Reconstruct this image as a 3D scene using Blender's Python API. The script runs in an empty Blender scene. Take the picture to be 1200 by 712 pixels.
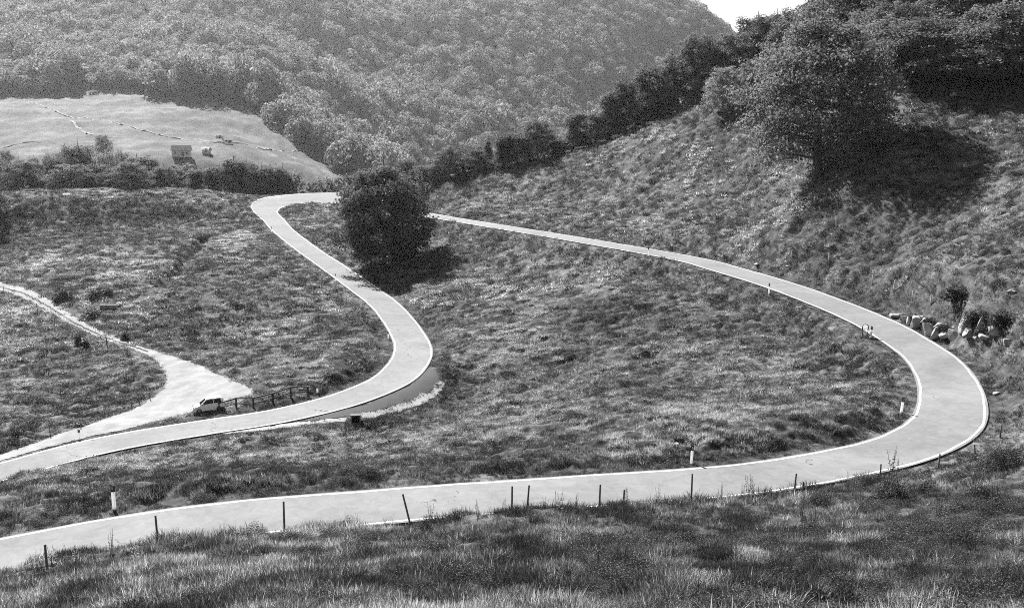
import bpy, bmesh, math, random
import numpy as np
from mathutils import Vector, Matrix
rng = np.random.default_rng(7)
random.seed(7)
SC = bpy.context.scene
COL = SC.collection
R = math.radians
LOD = 1.0            # grid density

# ------------------------------------------------------------------ camera model
F = 1050.0; TH = math.atan(171/1050.0); CT, ST = math.cos(TH), math.sin(TH)
def proj(x, y, z):
    zf = y*CT - z*ST; up = y*ST + z*CT
    return 600 + F*x/zf, 356 - F*up/zf
def ray(u, v):
    a = (u-600)/F; b = -(v-356)/F
    return np.array([a, CT+b*ST, -ST+b*CT])
def at(u, v, Y):
    r = ray(u, v); return r*(Y/r[1])

# ------------------------------------------------------------------ noise
def _hash(ix, iy, seed):
    h = (ix.astype(np.int64)*374761393 + iy.astype(np.int64)*668265263 + seed*1442695041) & 0xFFFFFFFF
    h = ((h ^ (h >> 13))*1274126177) & 0xFFFFFFFF
    return ((h ^ (h >> 16)) & 0xFFFF)/65535.0
def vnoise(x, y, seed=0):
    x0 = np.floor(x); y0 = np.floor(y); fx = x-x0; fy = y-y0
    fx = fx*fx*fx*(fx*(fx*6-15)+10); fy = fy*fy*fy*(fy*(fy*6-15)+10)
    a = _hash(x0, y0, seed); b = _hash(x0+1, y0, seed); c = _hash(x0, y0+1, seed); d = _hash(x0+1, y0+1, seed)
    return (a*(1-fx)+b*fx)*(1-fy) + (c*(1-fx)+d*fx)*fy
def fbm(x, y, seed=0, octv=4):
    s = 0; t = 0; amp = 1.0
    ca, sa = 0.8, 0.6
    for k in range(octv):
        s = s + amp*vnoise(x, y, seed+17*k); t += amp
        x, y = (x*ca-y*sa)*2.03+5.1, (x*sa+y*ca)*2.03+1.7; amp *= .5
    return s/t
def sstep(a, b, x):
    t = np.clip((x-a)/(b-a), 0, 1); return t*t*(3-2*t)

# ------------------------------------------------------------------ roads (metres, eye at the origin)
ROAD = [(-45,26,-17.3,4.2,0),(-33,31,-17.15,4.15,0),(-25.54,34.55,-17.03,4.15,0),(-15.9,39.19,-16.76,4.31,0),(-5.46,41.73,-16.71,4.29,0),(4.12,44.2,-16.95,4.38,0),(11.49,46.36,-17.23,4.35,0),(14.4,47.55,-17.34,4.2,0),(23.9,53,-17.64,4.15,0),(29.8,59.1,-17.58,4.28,0),(35.14,72.15,-16.89,4.36,0),(35.65,82.29,-16.13,4.49,0),(34.99,88.17,-15.67,4.55,0),(31.35,101.62,-14.6,4.64,0),(26.77,113.71,-13.84,4.74,0),(24.57,119.04,-13.54,4.65,0),(11.2,139.49,-12.7,4.6,0),(-2.55,158.53,-11.94,4.52,0),(-14.52,175.97,-11.35,4.6,0),(-24.6,193.2,-10.94,5.2,0.02),(-32,209,-10.75,7,0.06),(-37.5,222,-10.5,9.5,0.11),(-43.5,231.5,-10.2,12.5,0.14),(-51,234.5,-10.15,13,0.14),(-58,230.5,-10.6,11.5,0.12),(-60.2,221.5,-11.6,7.6,0.08),(-58.2,212.5,-12.6,5.4,0.04),(-53.55,201.93,-13.79,4.6,0),(-48.63,189.9,-15.04,4.43,0),(-37.61,167.54,-17.51,4.34,0),(-32.47,157.78,-18.52,4.41,0),(-23.68,140.06,-20.19,4.41,0),(-18.08,127.57,-21.18,4.31,0),(-12.45,108.6,-22.38,4.29,0),(-11.64,102.48,-22.69,4.48,0),(-12.16,94.52,-23.03,4.58,0),(-13.38,90.51,-23.19,4.62,0),(-16.73,85.06,-23.42,4.61,0),(-21.81,80.57,-23.65,4.53,0),(-26.89,78.02,-23.82,4.59,0),(-33.44,74.54,-24.06,4.66,0),(-36.91,71.76,-24.24,4.58,0),(-40.28,67.93,-24.47,4.32,0),(-44.4,63.36,-24.75,4.32,0),(-54,52,-25.4,4.3,0)]   # x, y, z, width, cross-fall
def path(pts, step=1.0):
    """centripetal Catmull-Rom, resampled evenly"""
    P = np.array(pts, float); n = len(P)
    t = np.r_[0, np.cumsum(np.linalg.norm(np.diff(P[:, :2], axis=0), axis=1)**.5)]
    out = []
    for i in range(n-1):
        p1, p2 = P[i], P[i+1]
        p0 = P[i-1] if i > 0 else 2*p1-p2
        p3 = P[i+2] if i < n-2 else 2*p2-p1
        t1, t2 = t[i], t[i+1]; t0 = t[i-1] if i > 0 else 2*t1-t2; t3 = t[i+2] if i < n-2 else 2*t2-t1
        for q in np.linspace(t1, t2, 24, endpoint=False):
            A1 = (t1-q)/(t1-t0)*p0+(q-t0)/(t1-t0)*p1; A2 = (t2-q)/(t2-t1)*p1+(q-t1)/(t2-t1)*p2; A3 = (t3-q)/(t3-t2)*p2+(q-t2)/(t3-t2)*p3
            B1 = (t2-q)/(t2-t0)*A1+(q-t0)/(t2-t0)*A2; B2 = (t3-q)/(t3-t1)*A2+(q-t1)/(t3-t1)*A3
            out.append((t2-q)/(t2-t1)*B1+(q-t1)/(t2-t1)*B2)
    out.append(P[-1]); out = np.array(out)
    d = np.r_[0, np.cumsum(np.linalg.norm(np.diff(out[:, :2], axis=0), axis=1))]
    m = int(d[-1]/step)+1; s = np.linspace(0, d[-1], m)
    return np.stack([np.interp(s, d, out[:, k]) for k in range(out.shape[1])], 1), s
RP, RS = path(ROAD, .5)
# light smoothing of the path
for _ in range(6):
    RP[1:-1] = .25*RP[:-2]+.5*RP[1:-1]+.25*RP[2:]

# ------------------------------------------------------------------ natural terrain: thin plate spline through surveyed points
near_uvY = [ # u, v, distance
 (0,664,33.0),(200,636,35.6),(333,618,38),(474,606,39),(600,598,40),(700,591,41.3),(850,582,43.2),(938,575,44.8),(1000,564,47),(1056,553,48.5),(1107,538,51),(1145,520,55),
 (0,712,24),(300,712,21.5),(600,712,20),(900,712,20),(1200,712,18.5),(600,655,27.5),(300,665,28),(900,650,28),(1080,640,29),(1200,640,26),(1200,580,35),(1200,540,43),(1180,500,55),(1200,450,61),
 (1100,396,77.5),(1188,401,69),(1100,371,79),(1188,366,73),(1200,340,74),(1200,300,80),(1200,250,90),(1200,180,106),(1200,110,128),(1150,330,78),(1100,300,88),(1050,100,138),(1130,105,133),
 (960,206,126),(960,235,115),(1040,225,108),(1135,205,106),(1180,195,104),(900,118,165),(830,130,175),(750,160,182),(650,190,190),(560,208,196),(505,219,198),(700,230,168),(800,220,155),(900,250,130),(1000,285,105),(600,240,180),(520,240,188),
 (800,284,126.5),(700,268,146),(600,254,164),(901,308,110),(1000,340,95),(1050,358,86),
 (450,530,60),(300,540,62),(150,560,56),(50,575,53),(430,497,79.5),(510,455,92),(350,512,74),(700,480,68),(600,540,54),(850,480,67),(950,430,79),(800,380,97),(700,340,116),(600,320,134),(530,340,130),(560,400,106),(600,450,90),(470,290,170),(430,262,186),(390,255,205),(440,310,157),(400,290,172),
 (0,238,208),(100,234,214),(200,232,217),(265,235,221),(0,268,200),(100,264,205),(200,260,208),(262,252,213),(60,285,186),(180,285,176),(150,320,152),(250,300,165),(300,350,132),(350,400,113),(400,425,103),(250,400,116),(30,300,176),(330,330,146),(420,400,110),
 (240,452,93),(215,430,100),(170,410,108),(120,392,117),(60,362,133),(0,337,150),(-80,318,168),(290,460,88.5),(190,480,86),(100,500,79),
 (50,420,106),(50,480,88),(0,500,83),(120,455,95),(-30,440,100),(-150,330,160),(-150,500,80),(-150,245,210),(-150,600,50)]
far_uvY = [
 (0,200,440),(200,203,430),(400,214,490),(0,160,520),(100,155,530),(200,165,510),(270,165,515),(350,190,510),(0,130,600),(150,130,600),(0,117,670),(150,108,690),(250,106,690),(292,113,680),(350,162,590),(420,214,550),(-150,110,690),(-150,190,480),
 (400,178,720),(440,207,680),(350,118,790),(0,64,860),(150,56,870),(290,60,850),(330,95,800),(0,-20,1130),(200,-25,1130),(330,-20,1100),(100,-45,1420),(330,-40,1400),(-150,40,900),(-150,-30,1420),
 (420,100,960),(455,208,730),(500,208,760),(560,165,880),(600,115,1010),(700,66,1160),(790,24,1310),(845,46,1330),(800,16,1340),(700,-15,1420),(500,-35,1380),(420,5,1180),(870,125,1200),(900,205,1000),(600,218,830),(750,208,950)]
world_pts = [(0,0,-1.75),(0,8,-5.2),(-12,9,-7),(-25,14,-12),(12,8,-4.4),(24,12,-5.5),(0,-25,9),(-40,-10,-8),(40,0,2),(-60,20,-18),(45,25,-5),(-35,28,-17),(40,48,-13),(50,60,-7),(60,80,1),(75,100,6),
 (48,190,15),(75,170,20),(82,140,15),(30,205,4),(10,222,-4.5),(-12,235,-10),(100,200,22),(20,250,-16),(60,250,0),(-20,262,-22),(110,260,10),
 (-125,252,-19),(-90,256,-18),(-60,262,-18),(-42,258,-14),(-30,275,-30),(-150,300,-45),(-80,310,-48),(0,330,-60),(80,330,-45),(-40,370,-68),(-150,370,-55),(80,420,-70),(200,350,-40),(250,500,-60),(330,700,-50),(350,900,-20),(450,1250,30),(420,1480,60),(-110,185,-18),(-140,150,-24),(-120,90,-29),(-90,60,-28)]
ctrl = [at(*p) for p in near_uvY] + [at(*p) for p in far_uvY] + [np.array(p, float) for p in world_pts]
ctrl += [p[:3] for p in RP[::16]]
ctrl = np.array(ctrl)
def _U(r2): return r2*np.log(r2+1e-9)
def tps_fit(P, lam):
    X = P[:, :2]/100.0; n = len(X)
    d2 = ((X[:, None]-X[None])**2).sum(2)
    A = np.zeros((n+3, n+3)); A[:n, :n] = _U(d2)+lam*np.eye(n)
    A[:n, n] = 1; A[:n, n+1:] = X; A[n, :n] = 1; A[n+1:, :n] = X.T
    return X, np.linalg.solve(A, np.r_[P[:, 2], 0, 0, 0])
_X, _C = tps_fit(ctrl, 2e-4)
def tps(x, y):
    x = np.asarray(x, float).ravel()/100; y = np.asarray(y, float).ravel()/100; out = np.empty(len(x)); n = len(_X)
    for i in range(0, len(x), 20000):
        a, b = x[i:i+20000], y[i:i+20000]
        d2 = (a[:, None]-_X[None, :, 0])**2+(b[:, None]-_X[None, :, 1])**2
        out[i:i+20000] = _U(d2)@_C[:n]+_C[n]+_C[n+1]*a+_C[n+2]*b
    return out
# raster fields over the near ground: natural height, road distance, road height
GX0, GX1, GY0, GY1, GS = -190., 190., -40., 330., 1.0
gx = np.arange(GX0, GX1+.1, GS); gy = np.arange(GY0, GY1+.1, GS)
MX, MY = np.meshgrid(gx, gy)
NAT = tps(MX, MY).reshape(MX.shape)
def seg_field(path_, X, Y):
    """signed distance to the road's edge and its height, nearest segment wins"""
    best = np.full(X.shape, 1e9); zz = np.zeros(X.shape)
    for a, b in zip(path_[:-1], path_[1:]):
        dx, dy = b[0]-a[0], b[1]-a[1]; L2 = dx*dx+dy*dy
        t = np.clip(((X-a[0])*dx+(Y-a[1])*dy)/L2, 0, 1)
        d = np.hypot(X-a[0]-t*dx, Y-a[1]-t*dy)-(a[3]+t*(b[3]-a[3]))/2
        m = d < best
        off = np.clip((-(X-a[0])*dy+(Y-a[1])*dx)/math.sqrt(L2), -(a[3]/2+.6), a[3]/2+.6)
        best[m] = d[m]; zz[m] = (a[2]+t*(b[2]-a[2])-(a[4]+t*(b[4]-a[4]))*off)[m]
    return best, zz
FS = .5
fx_ = np.arange(-80, 50.1, FS); fy_ = np.arange(20, 262.1, FS)
FXm, FYm = np.meshgrid(fx_, fy_)
RD, RZ = seg_field(RP[::4], FXm, FYm)
def bil(G, x0, y0, s, x, y):
    i = np.clip((x-x0)/s, 0, G.shape[1]-1.001); j = np.clip((y-y0)/s, 0, G.shape[0]-1.001)
    i0 = i.astype(int); j0 = j.astype(int); a = i-i0; b = j-j0
    return (G[j0, i0]*(1-a)+G[j0, i0+1]*a)*(1-b)+(G[j0+1, i0]*(1-a)+G[j0+1, i0+1]*a)*b
def road_d(x, y):
    d = bil(RD, fx_[0], fy_[0], FS, x, y)
    out = (x < fx_[0]-1) | (x > fx_[-1]+1) | (y < fy_[0]-1) | (y > fy_[-1]+1)
    return np.where(out, 99., d)
# gravel and lay-by outlines, surveyed from the picture onto the ground
GRAVEL = [(-90,306),(0,331),(30,337),(60,353),(92,374),(130,394),(165,407),(205,418),(236,429),(268,444),(296,456),(296,462),(258,472),(232,480),(190,492.5),(150,502),(110,510),(60,523),(0,540.5),(-90,567),(-90,560),(0,533),(50,516),(92,501),(135,487),(168,473),(190,457),(196,444),(190,430),(178,419),(150,407),(120,397),(85,381),(55,363),(25,348),(0,341),(-90,322)]
LAYBY = [(352,494),(385,484),(430,474),(478,453),(503,431),(512,434),(516,440),(515,449),(500,461),(475,473),(440,482),(405,488),(370,493)]
VERGE = [(250,508),(300,501),(345,495),(372,493.5),(402,488.5),(406,492),(380,495.5),(330,502),(290,507.5)]
VERGE2 = [(422,487),(442,481.5),(476,472),(501,459.5),(515,448),(522,446),(522,452),(507,466),(490,475),(462,483.5),(430,490)]
def inside(poly, x, y):
    c = np.zeros(x.shape, bool); n = len(poly)
    for i in range(n):
        x1, y1 = poly[i]; x2, y2 = poly[(i+1) % n]
        m = (y1 > y) != (y2 > y)
        c ^= m & (x < (x2-x1)*(y-y1)/(y2-y1+1e-12)+x1)
    return c
NATF = lambda x, y: bil(NAT, GX0, GY0, GS, np.asarray(x, float), np.asarray(y, float))
LOOP = np.r_[RP[::8, :2][:int(len(RP)/8*.62)], [[-70, 110]]]
def base_h(x, y):
    """ground without the small bumps"""
    x = np.asarray(x, float); y = np.asarray(y, float)
    h = np.where((x > GX0) & (x < GX1) & (y > GY0) & (y < GY1), NATF(x, y), 0.)
    far = ~((x > GX0) & (x < GX1) & (y > GY0) & (y < GY1))
    if far.any():
        xf, yf = x[far], y[far]; r = np.hypot(xf, yf); k = np.minimum(1, 1600/np.maximum(r, 1))
        hh = tps(xf*k, yf*k); hh = np.clip(hh, -120, 330)
        h[far] = hh*(1-sstep(1600, 2600, r))-60*sstep(1600, 2600, r)
    d = road_d(x, y); z = bil(RZ, fx_[0], fy_[0], FS, x, y)
    nearside = (y < 62) & (y < 43.5+.17*x+np.where(x > 10, .035*(x-10)**1.25, 0)) if False else (np.hypot(x, y) < 52) & (y < 44.0+.25*x)
    w = np.where(nearside, sstep(2.2, .3, d), sstep(4.2, .55, d))
    # cut banks: the pasture inside the loop stands about a metre above the carriageway
    k = sstep(.8, 2.6, d)*(1-sstep(9, 24, d))
    if (k > 0).any():
        y0 = 46+np.clip(x, -2, 20)*1.1; m1 = inside(LOOP, x, y)*(1-sstep(y0, y0+14, y)); m2 = np.exp(-(((x+20)/13)**2+((y-101)/11)**2))*(x < -12)
        h = h+k*(1.0*m1+1.9*m2)
    return h*(1-w)+(z-.10)*w, d
def hit(u, v, lo=14., hi=700.):
    """where the sight line through a pixel of the picture meets the ground"""
    Ys = np.geomspace(lo, hi, 1600); r = ray(u, v); P = r[None]*(Ys/r[1])[:, None]
    b, _ = base_h(P[:, 0], P[:, 1]); below = P[:, 2] < b
    i = int(np.argmax(below)) if below.any() else len(Ys)-1
    if i == 0: return P[0]
    g0 = P[i-1, 2]-b[i-1]; g1 = P[i, 2]-b[i]; t = g0/(g0-g1+1e-12)
    return P[i-1]+(P[i]-P[i-1])*t
def world_poly(poly):
    return np.array([hit(u, v)[:2] for u, v in poly])
def poly_field(poly, x, y):
    """signed distance: negative inside"""
    d = np.full(x.shape, 1e9); n = len(poly)
    for i in range(n):
        a = poly[i]; b = poly[(i+1) % n]; e = b-a; L = (e**2).sum()+1e-9
        t = np.clip(((x-a[0])*e[0]+(y-a[1])*e[1])/L, 0, 1)
        d = np.minimum(d, np.hypot(x-a[0]-t*e[0], y-a[1]-t*e[1]))
    return np.where(inside(poly, x, y), -d, d)
WP = [world_poly(p) for p in (GRAVEL, LAYBY, VERGE, VERGE2)]
# raster of each outline (0.5 m)
PF = [poly_field(p, FXm2, FYm2) for p in WP] if False else None
px_ = np.arange(-110, 20.1, .5); py_ = np.arange(40, 190.1, .5); PXm, PYm = np.meshgrid(px_, py_)
PF = [poly_field(p, PXm, PYm) for p in WP]
def poly_d(k, x, y):
    d = bil(PF[k], px_[0], py_[0], .5, x, y)
    out = (x < px_[0]) | (x > px_[-1]) | (y < py_[0]) | (y > py_[-1])
    return np.where(out, 99., d)
def paved_d(x, y):
    return np.minimum.reduce([poly_d(k, x, y) for k in range(4)])
def patch_noise(x, y):      # broad patches of heath / dry grass
    return fbm(x/14.+3, y/22.+9, 31, 4)
CREASE = None
def bumps(x, y, d):
    r = np.hypot(x, y)
    q = np.minimum(d-.3, paved_d(x, y))
    a = sstep(.1, 1.6, q)
    near = sstep(20, 60, r); far = 1-sstep(300, 420, r)
    b = (fbm(x/4.5, y/3.2, 5, 3)-.5)*.9
    t1 = vnoise(x/1.1, y/.75, 8); t2 = vnoise(x/.5+7, y/.38, 9)
    terr = fbm(x/5., y/1.5, 12, 2)
    b += near*((t1-.5)*.34+(t2-.5)*.24+(terr-.5)*.22)+(1-near)*((t2-.5)*.14)
    if CREASE is not None:
        e = CREASE[1]-CREASE[0]; L2 = e@e; t_ = ((x-CREASE[0][0])*e[0]+(y-CREASE[0][1])*e[1])/L2; dd = np.hypot(x-CREASE[0][0]-np.clip(t_, 0, 1)*e[0], y-CREASE[0][1]-np.clip(t_, 0, 1)*e[1])+.8*(vnoise(x/2., y/2., 71)-.5)
        b = b-1.7*np.exp(-(dd/1.2)**2)
    b2 = sstep(300, 430, r)*(1-sstep(900, 1500, r))*((fbm(x/75., y/60., 66, 2)-.5)*5.+(fbm(x/26., y/14., 61, 4)-.5)*2.6+(vnoise(x/4., y/3., 63)-.5)*1.3)
    return b*a*far+b2
CREASE = np.array([hit(240,279)[:2], hit(186,334)[:2]])
def ground_h(x, y):
    b, d = base_h(x, y)
    return b+bumps(np.asarray(x, float), np.asarray(y, float), d)
def gz(x, y): return float(ground_h(np.array([x]), np.array([y]))[0])

# ------------------------------------------------------------------ object helpers
def tag(o, label=None, cat=None, group=None, kind=None):
    if label: o['label'] = label
    if cat: o['category'] = cat
    if group: o['group'] = group
    if kind: o['kind'] = kind
    return o
def mesh_np(name, V, Fq, m=None, smooth=True, attrs=None):
    """quads or tris from arrays"""
    me = bpy.data.meshes.new(name); V = np.asarray(V, np.float32); Fq = np.asarray(Fq, np.int32); k = Fq.shape[1]
    me.vertices.add(len(V)); me.vertices.foreach_set('co', V.ravel())
    me.loops.add(Fq.size); me.loops.foreach_set('vertex_index', Fq.ravel())
    me.polygons.add(len(Fq)); me.polygons.foreach_set('loop_start', np.arange(0, Fq.size, k, dtype=np.int32))
    me.polygons.foreach_set('use_smooth', np.full(len(Fq), smooth))
    me.update(calc_edges=True)
    for an, (dom, arr) in (attrs or {}).items():
        at_ = me.attributes.new(an, 'FLOAT', dom); at_.data.foreach_set('value', np.asarray(arr, np.float32))
    if m: me.materials.append(m)
    return me
def link(name, me, parent=None, loc=None):
    o = bpy.data.objects.new(name, me); COL.objects.link(o)
    if parent: o.parent = parent
    if loc is not None: o.location = loc
    return o
def empty(name, loc, rz=0, sc=1.):
    o = bpy.data.objects.new(name, None); COL.objects.link(o); o.location = loc; o.rotation_euler = (0, 0, rz); o.scale = (sc,)*3
    o.empty_display_size = .2
    return o
class MB:
    """collects simple solids into one mesh"""
    def __init__(s): s.bm = bmesh.new()
    def box(s, c, size, rot=None, bevel=0.):
        g = bmesh.ops.create_cube(s.bm, size=1); vs = g['verts']
        for v in vs: v.co = Vector((v.co.x*size[0], v.co.y*size[1], v.co.z*size[2]))
        if bevel:
            es = list({e for v in vs for e in v.link_edges}); b = bmesh.ops.bevel(s.bm, geom=es, offset=bevel, segments=2, affect='EDGES', profile=.6); vs = list({v for f in b['faces'] for v in f.verts} | {v for v in vs if v.is_valid})
        M = (rot.to_4x4() if rot else Matrix()); M.translation = Vector(c)
        for v in vs: v.co = M@v.co
        return s
    def tube(s, pts, r0, r1=None, n=8, cap=True):
        r1 = r0 if r1 is None else r1; pts = [Vector(p) for p in pts]; rings = []
        for i, p in enumerate(pts):
            d = (pts[min(i+1, len(pts)-1)]-pts[max(i-1, 0)]).normalized(); a = d.orthogonal().normalized(); b = d.cross(a)
            r = r0+(r1-r0)*i/(len(pts)-1)
            rings.append([s.bm.verts.new(p+(a*math.cos(q)+b*math.sin(q))*r) for q in [2*math.pi*k/n for k in range(n)]])
        for A, B in zip(rings, rings[1:]):
            for k in range(n): s.bm.faces.new((A[k], A[(k+1) % n], B[(k+1) % n], B[k]))
        if cap: s.bm.faces.new(rings[0][::-1]); s.bm.faces.new(rings[-1])
        return s
    def prism(s, poly, y0, y1, taper=None):
        """profile in x-z extruded along y"""
        A = [s.bm.verts.new((x, y0, z)) for x, z in poly]; B = [s.bm.verts.new((x, y1, z)) for x, z in poly]; n = len(poly)
        s.bm.faces.new(A[::-1]) ; s.bm.faces.new(B)
        for k in range(n): s.bm.faces.new((A[k], A[(k+1) % n], B[(k+1) % n], B[k]))
        return s
    def build(s, name, m, parent=None, smooth=False, loc=None):
        bmesh.ops.recalc_face_normals(s.bm, faces=s.bm.faces)
        me = bpy.data.meshes.new(name); s.bm.to_mesh(me); s.bm.free()
        if smooth:
            for p in me.polygons: p.use_smooth = True
        me.materials.append(m)
        return link(name, me, parent, loc)

# ------------------------------------------------------------------ materials (the photograph is black and white: every colour is a grey)
def g3(v): return (v, v, v, 1)
class NT:
    def __init__(s, name):
        s.m = bpy.data.materials.new(name); s.m.use_nodes = True; s.t = s.m.node_tree; s.t.nodes.clear()
        s.out = s.n('ShaderNodeOutputMaterial')
    def n(s, typ, **kw):
        nd = s.t.nodes.new(typ)
        for k, v in kw.items(): setattr(nd, k, v)
        return nd
    def l(s, a, b): s.t.links.new(a, b)
    def noise(s, scale, detail=4, rough=.6, vec=None, dist=0.):
        nd = s.n('ShaderNodeTexNoise'); nd.inputs['Scale'].default_value = scale; nd.inputs['Detail'].default_value = detail
        nd.inputs['Roughness'].default_value = rough; nd.inputs['Distortion'].default_value = dist
        if vec: s.l(vec, nd.inputs['Vector'])
        return nd.outputs['Fac']
    def ramp(s, fac, stops):
        nd = s.n('ShaderNodeValToRGB'); e = nd.color_ramp.elements
        while len(e) < len(stops): e.new(.5)
        for el, (p, v) in zip(e, stops): el.position = p; el.color = g3(v)
        s.l(fac, nd.inputs['Fac']); return nd.outputs['Color']
    def math(s, op, a, b=None):
        nd = s.n('ShaderNodeMath', operation=op)
        for k, v in enumerate((a, b)):
            if v is None: continue
            if isinstance(v, (int, float)): nd.inputs[k].default_value = v
            else: s.l(v, nd.inputs[k])
        return nd.outputs[0]
    def bsdf(s, color, rough=.8, spec=.3, bump=None, bump_s=.3, bump_d=.05):
        b = s.n('ShaderNodeBsdfPrincipled')
        if isinstance(color, (int, float)): b.inputs['Base Color'].default_value = g3(color)
        else: s.l(color, b.inputs['Base Color'])
        b.inputs['Roughness'].default_value = rough; b.inputs['Specular IOR Level'].default_value = spec
        if bump:
            bp = s.n('ShaderNodeBump'); bp.inputs['Strength'].default_value = bump_s; bp.inputs['Distance'].default_value = bump_d
            s.l(bump, bp.inputs['Height']); s.l(bp.outputs['Normal'], b.inputs['Normal'])
        return b
    def done(s, b, sock='BSDF'):
        s.l(b.outputs[sock], s.out.inputs['Surface']); return s.m
    def pos(s): return s.n('ShaderNodeNewGeometry').outputs['Position']
    def obj(s): return s.n('ShaderNodeTexCoord').outputs['Object']
    def attr(s, name, typ='GEOMETRY'):
        a = s.n('ShaderNodeAttribute'); a.attribute_name = name; a.attribute_type = typ; return a.outputs['Fac']
def plain(name, v, rough=.7, scale=8., var=.25, spec=.3):
    t = NT(name); f = t.noise(scale, 5, .65, t.obj())
    return t.done(t.bsdf(t.ramp(f, [(.25, v*(1-var)), (.75, v*(1+var))]), rough, spec, f, .25, .02))
def leafy(name, lo, hi, trans=.35, rough=.55, attr_t=None, spec=.25, tr_gain=1.):
    """foliage: diffuse plus light passing through; tone differs from clump to clump and plant to plant"""
    t = NT(name)
    if attr_t == 'inst': f = t.math('ADD', t.math('MULTIPLY', t.attr('tone', 'INSTANCER'), .68), t.math('MULTIPLY', t.attr('blade'), .32))
    else:
        oi = t.n('ShaderNodeObjectInfo').outputs['Random']
        f = t.math('ADD', t.math('MULTIPLY', t.attr('tone'), .6), t.math('MULTIPLY', oi, .4))
    c = t.ramp(f, [(0., lo), (1., hi)] if attr_t != 'inst' else [(.12, lo), (.45, lo+.19*(hi-lo)), (.9, hi)])
    b = t.bsdf(c, rough, spec)
    tr = t.n('ShaderNodeBsdfTranslucent'); 
    mul = t.n('ShaderNodeMixRGB', blend_type='MULTIPLY'); mul.inputs['Fac'].default_value = 1; t.l(c, mul.inputs['Color1']); mul.inputs['Color2'].default_value = g3(tr_gain)
    t.l(mul.outputs['Color'], tr.inputs['Color'])
    mx = t.n('ShaderNodeMixShader'); mx.inputs['Fac'].default_value = trans
    t.l(b.outputs['BSDF'], mx.inputs[1]); t.l(tr.outputs['BSDF'], mx.inputs[2])
    return t.done(mx, 'Shader')
def m_ground():
    t = NT('meadow_soil'); p = t.pos()
    f1 = t.noise(.05, 8, .68, p); f2 = t.noise(1.2, 8, .75, p); f3 = t.noise(.9, 3, .6, p)
    c = t.ramp(t.math('ADD', t.math('MULTIPLY', f1, .5), t.math('MULTIPLY', f2, .5)), [(.38, .015), (.5, .05), (.62, .14)])
    return t.done(t.bsdf(c, .95, .1, f2, .6, .25))
def m_asphalt(name, lo, hi):
    t = NT(name); p = t.pos()
    f1 = t.noise(.12, 7, .68, p, .6); f2 = t.noise(28., 4, .8, p); f3 = t.noise(1.1, 7, .72, p, 1.2)
    f = t.math('ADD', t.math('ADD', t.math('MULTIPLY', f1, .45), t.math('MULTIPLY', f2, .25)), t.math('MULTIPLY', f3, .3))
    c = t.ramp(f, [(.36, lo), (.64, hi)])
    # a few fine cracks, sealed with tar
    vo = t.n('ShaderNodeTexVoronoi', feature='DISTANCE_TO_EDGE'); vo.inputs['Scale'].default_value = .16
    wn = t.n('ShaderNodeTexNoise'); wn.inputs['Scale'].default_value = .8; wn.inputs['Detail'].default_value = 5; t.l(p, wn.inputs['Vector'])
    ad = t.n('ShaderNodeVectorMath', operation='MULTIPLY_ADD'); t.l(wn.outputs['Color'], ad.inputs[0]); ad.inputs[1].default_value = (2.5, 2.5, 0); t.l(p, ad.inputs[2]); t.l(ad.outputs[0], vo.inputs['Vector'])
    crack = t.math('MULTIPLY', t.math('LESS_THAN', vo.outputs['Distance'], .004), t.math('GREATER_THAN', f1, .55))
    mx = t.n('ShaderNodeMixRGB'); t.l(crack, mx.inputs['Fac']); t.l(c, mx.inputs['Color1']); mx.inputs['Color2'].default_value = g3(.05)
    return t.done(t.bsdf(mx.outputs['Color'], .92, .12, f2, .3, .01))
def m_gravel(name, lo, hi):
    t = NT(name); p = t.pos(); f1 = t.noise(.5, 6, .65, p); f2 = t.noise(9., 5, .75, p)
    c = t.ramp(t.math('ADD', t.math('MULTIPLY', f1, .55), t.math('MULTIPLY', f2, .45)), [(.25, lo), (.5, (lo+hi)/2), (.7, hi)])
    return t.done(t.bsdf(c, .95, .1, f2, .5, .05))
M = dict(
 ground=m_ground(), asphalt=m_asphalt('pale_worn_asphalt', .085, .185), patch=m_asphalt('dark_new_asphalt', .03, .05), gravel=m_gravel('white_limestone_gravel', .07, .27),
 verge=m_gravel('white_limestone_chips', .12, .30), paint=plain('worn_white_paint', .48, .7, 3., .4), 
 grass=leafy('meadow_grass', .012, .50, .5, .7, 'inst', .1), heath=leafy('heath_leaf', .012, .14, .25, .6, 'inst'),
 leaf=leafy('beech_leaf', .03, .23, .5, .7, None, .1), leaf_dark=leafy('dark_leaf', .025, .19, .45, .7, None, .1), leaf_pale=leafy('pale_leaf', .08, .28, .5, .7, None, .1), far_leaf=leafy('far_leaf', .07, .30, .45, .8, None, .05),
 bark=plain('grey_bark', .07, .9, 3., .4), wood=plain('weathered_wood', .11, .85, 6., .4), white=leafy('white_plastic', .85, .85, .5, .4), black=plain('black_plastic', .012, .4, 3., .2),
 rock=plain('limestone', .24, .9, .8, .75), darkrock=plain('lichen_rock', .2, .9, 1.5, .5), metal=plain('galvanised_metal', .3, .4, 5., .2, .5), darkmetal=plain('dark_metal', .03, .5, 5., .2),
 carpaint=plain('white_car_paint', .8, .25, 1., .02, .5), glass=plain('dark_car_glass', .01, .08, 1., .1, .6), rubber=plain('tyre_rubber', .02, .8, 5., .2),
 stone=plain('stone_wall', .4, .9, 1.5, .3), roof=plain('stone_roof', .36, .8, 2., .25), render=plain('lime_render', .65, .9, 1., .12), concrete=plain('old_concrete', .28, .9, 3., .3))
EXPO = 1.9
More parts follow.
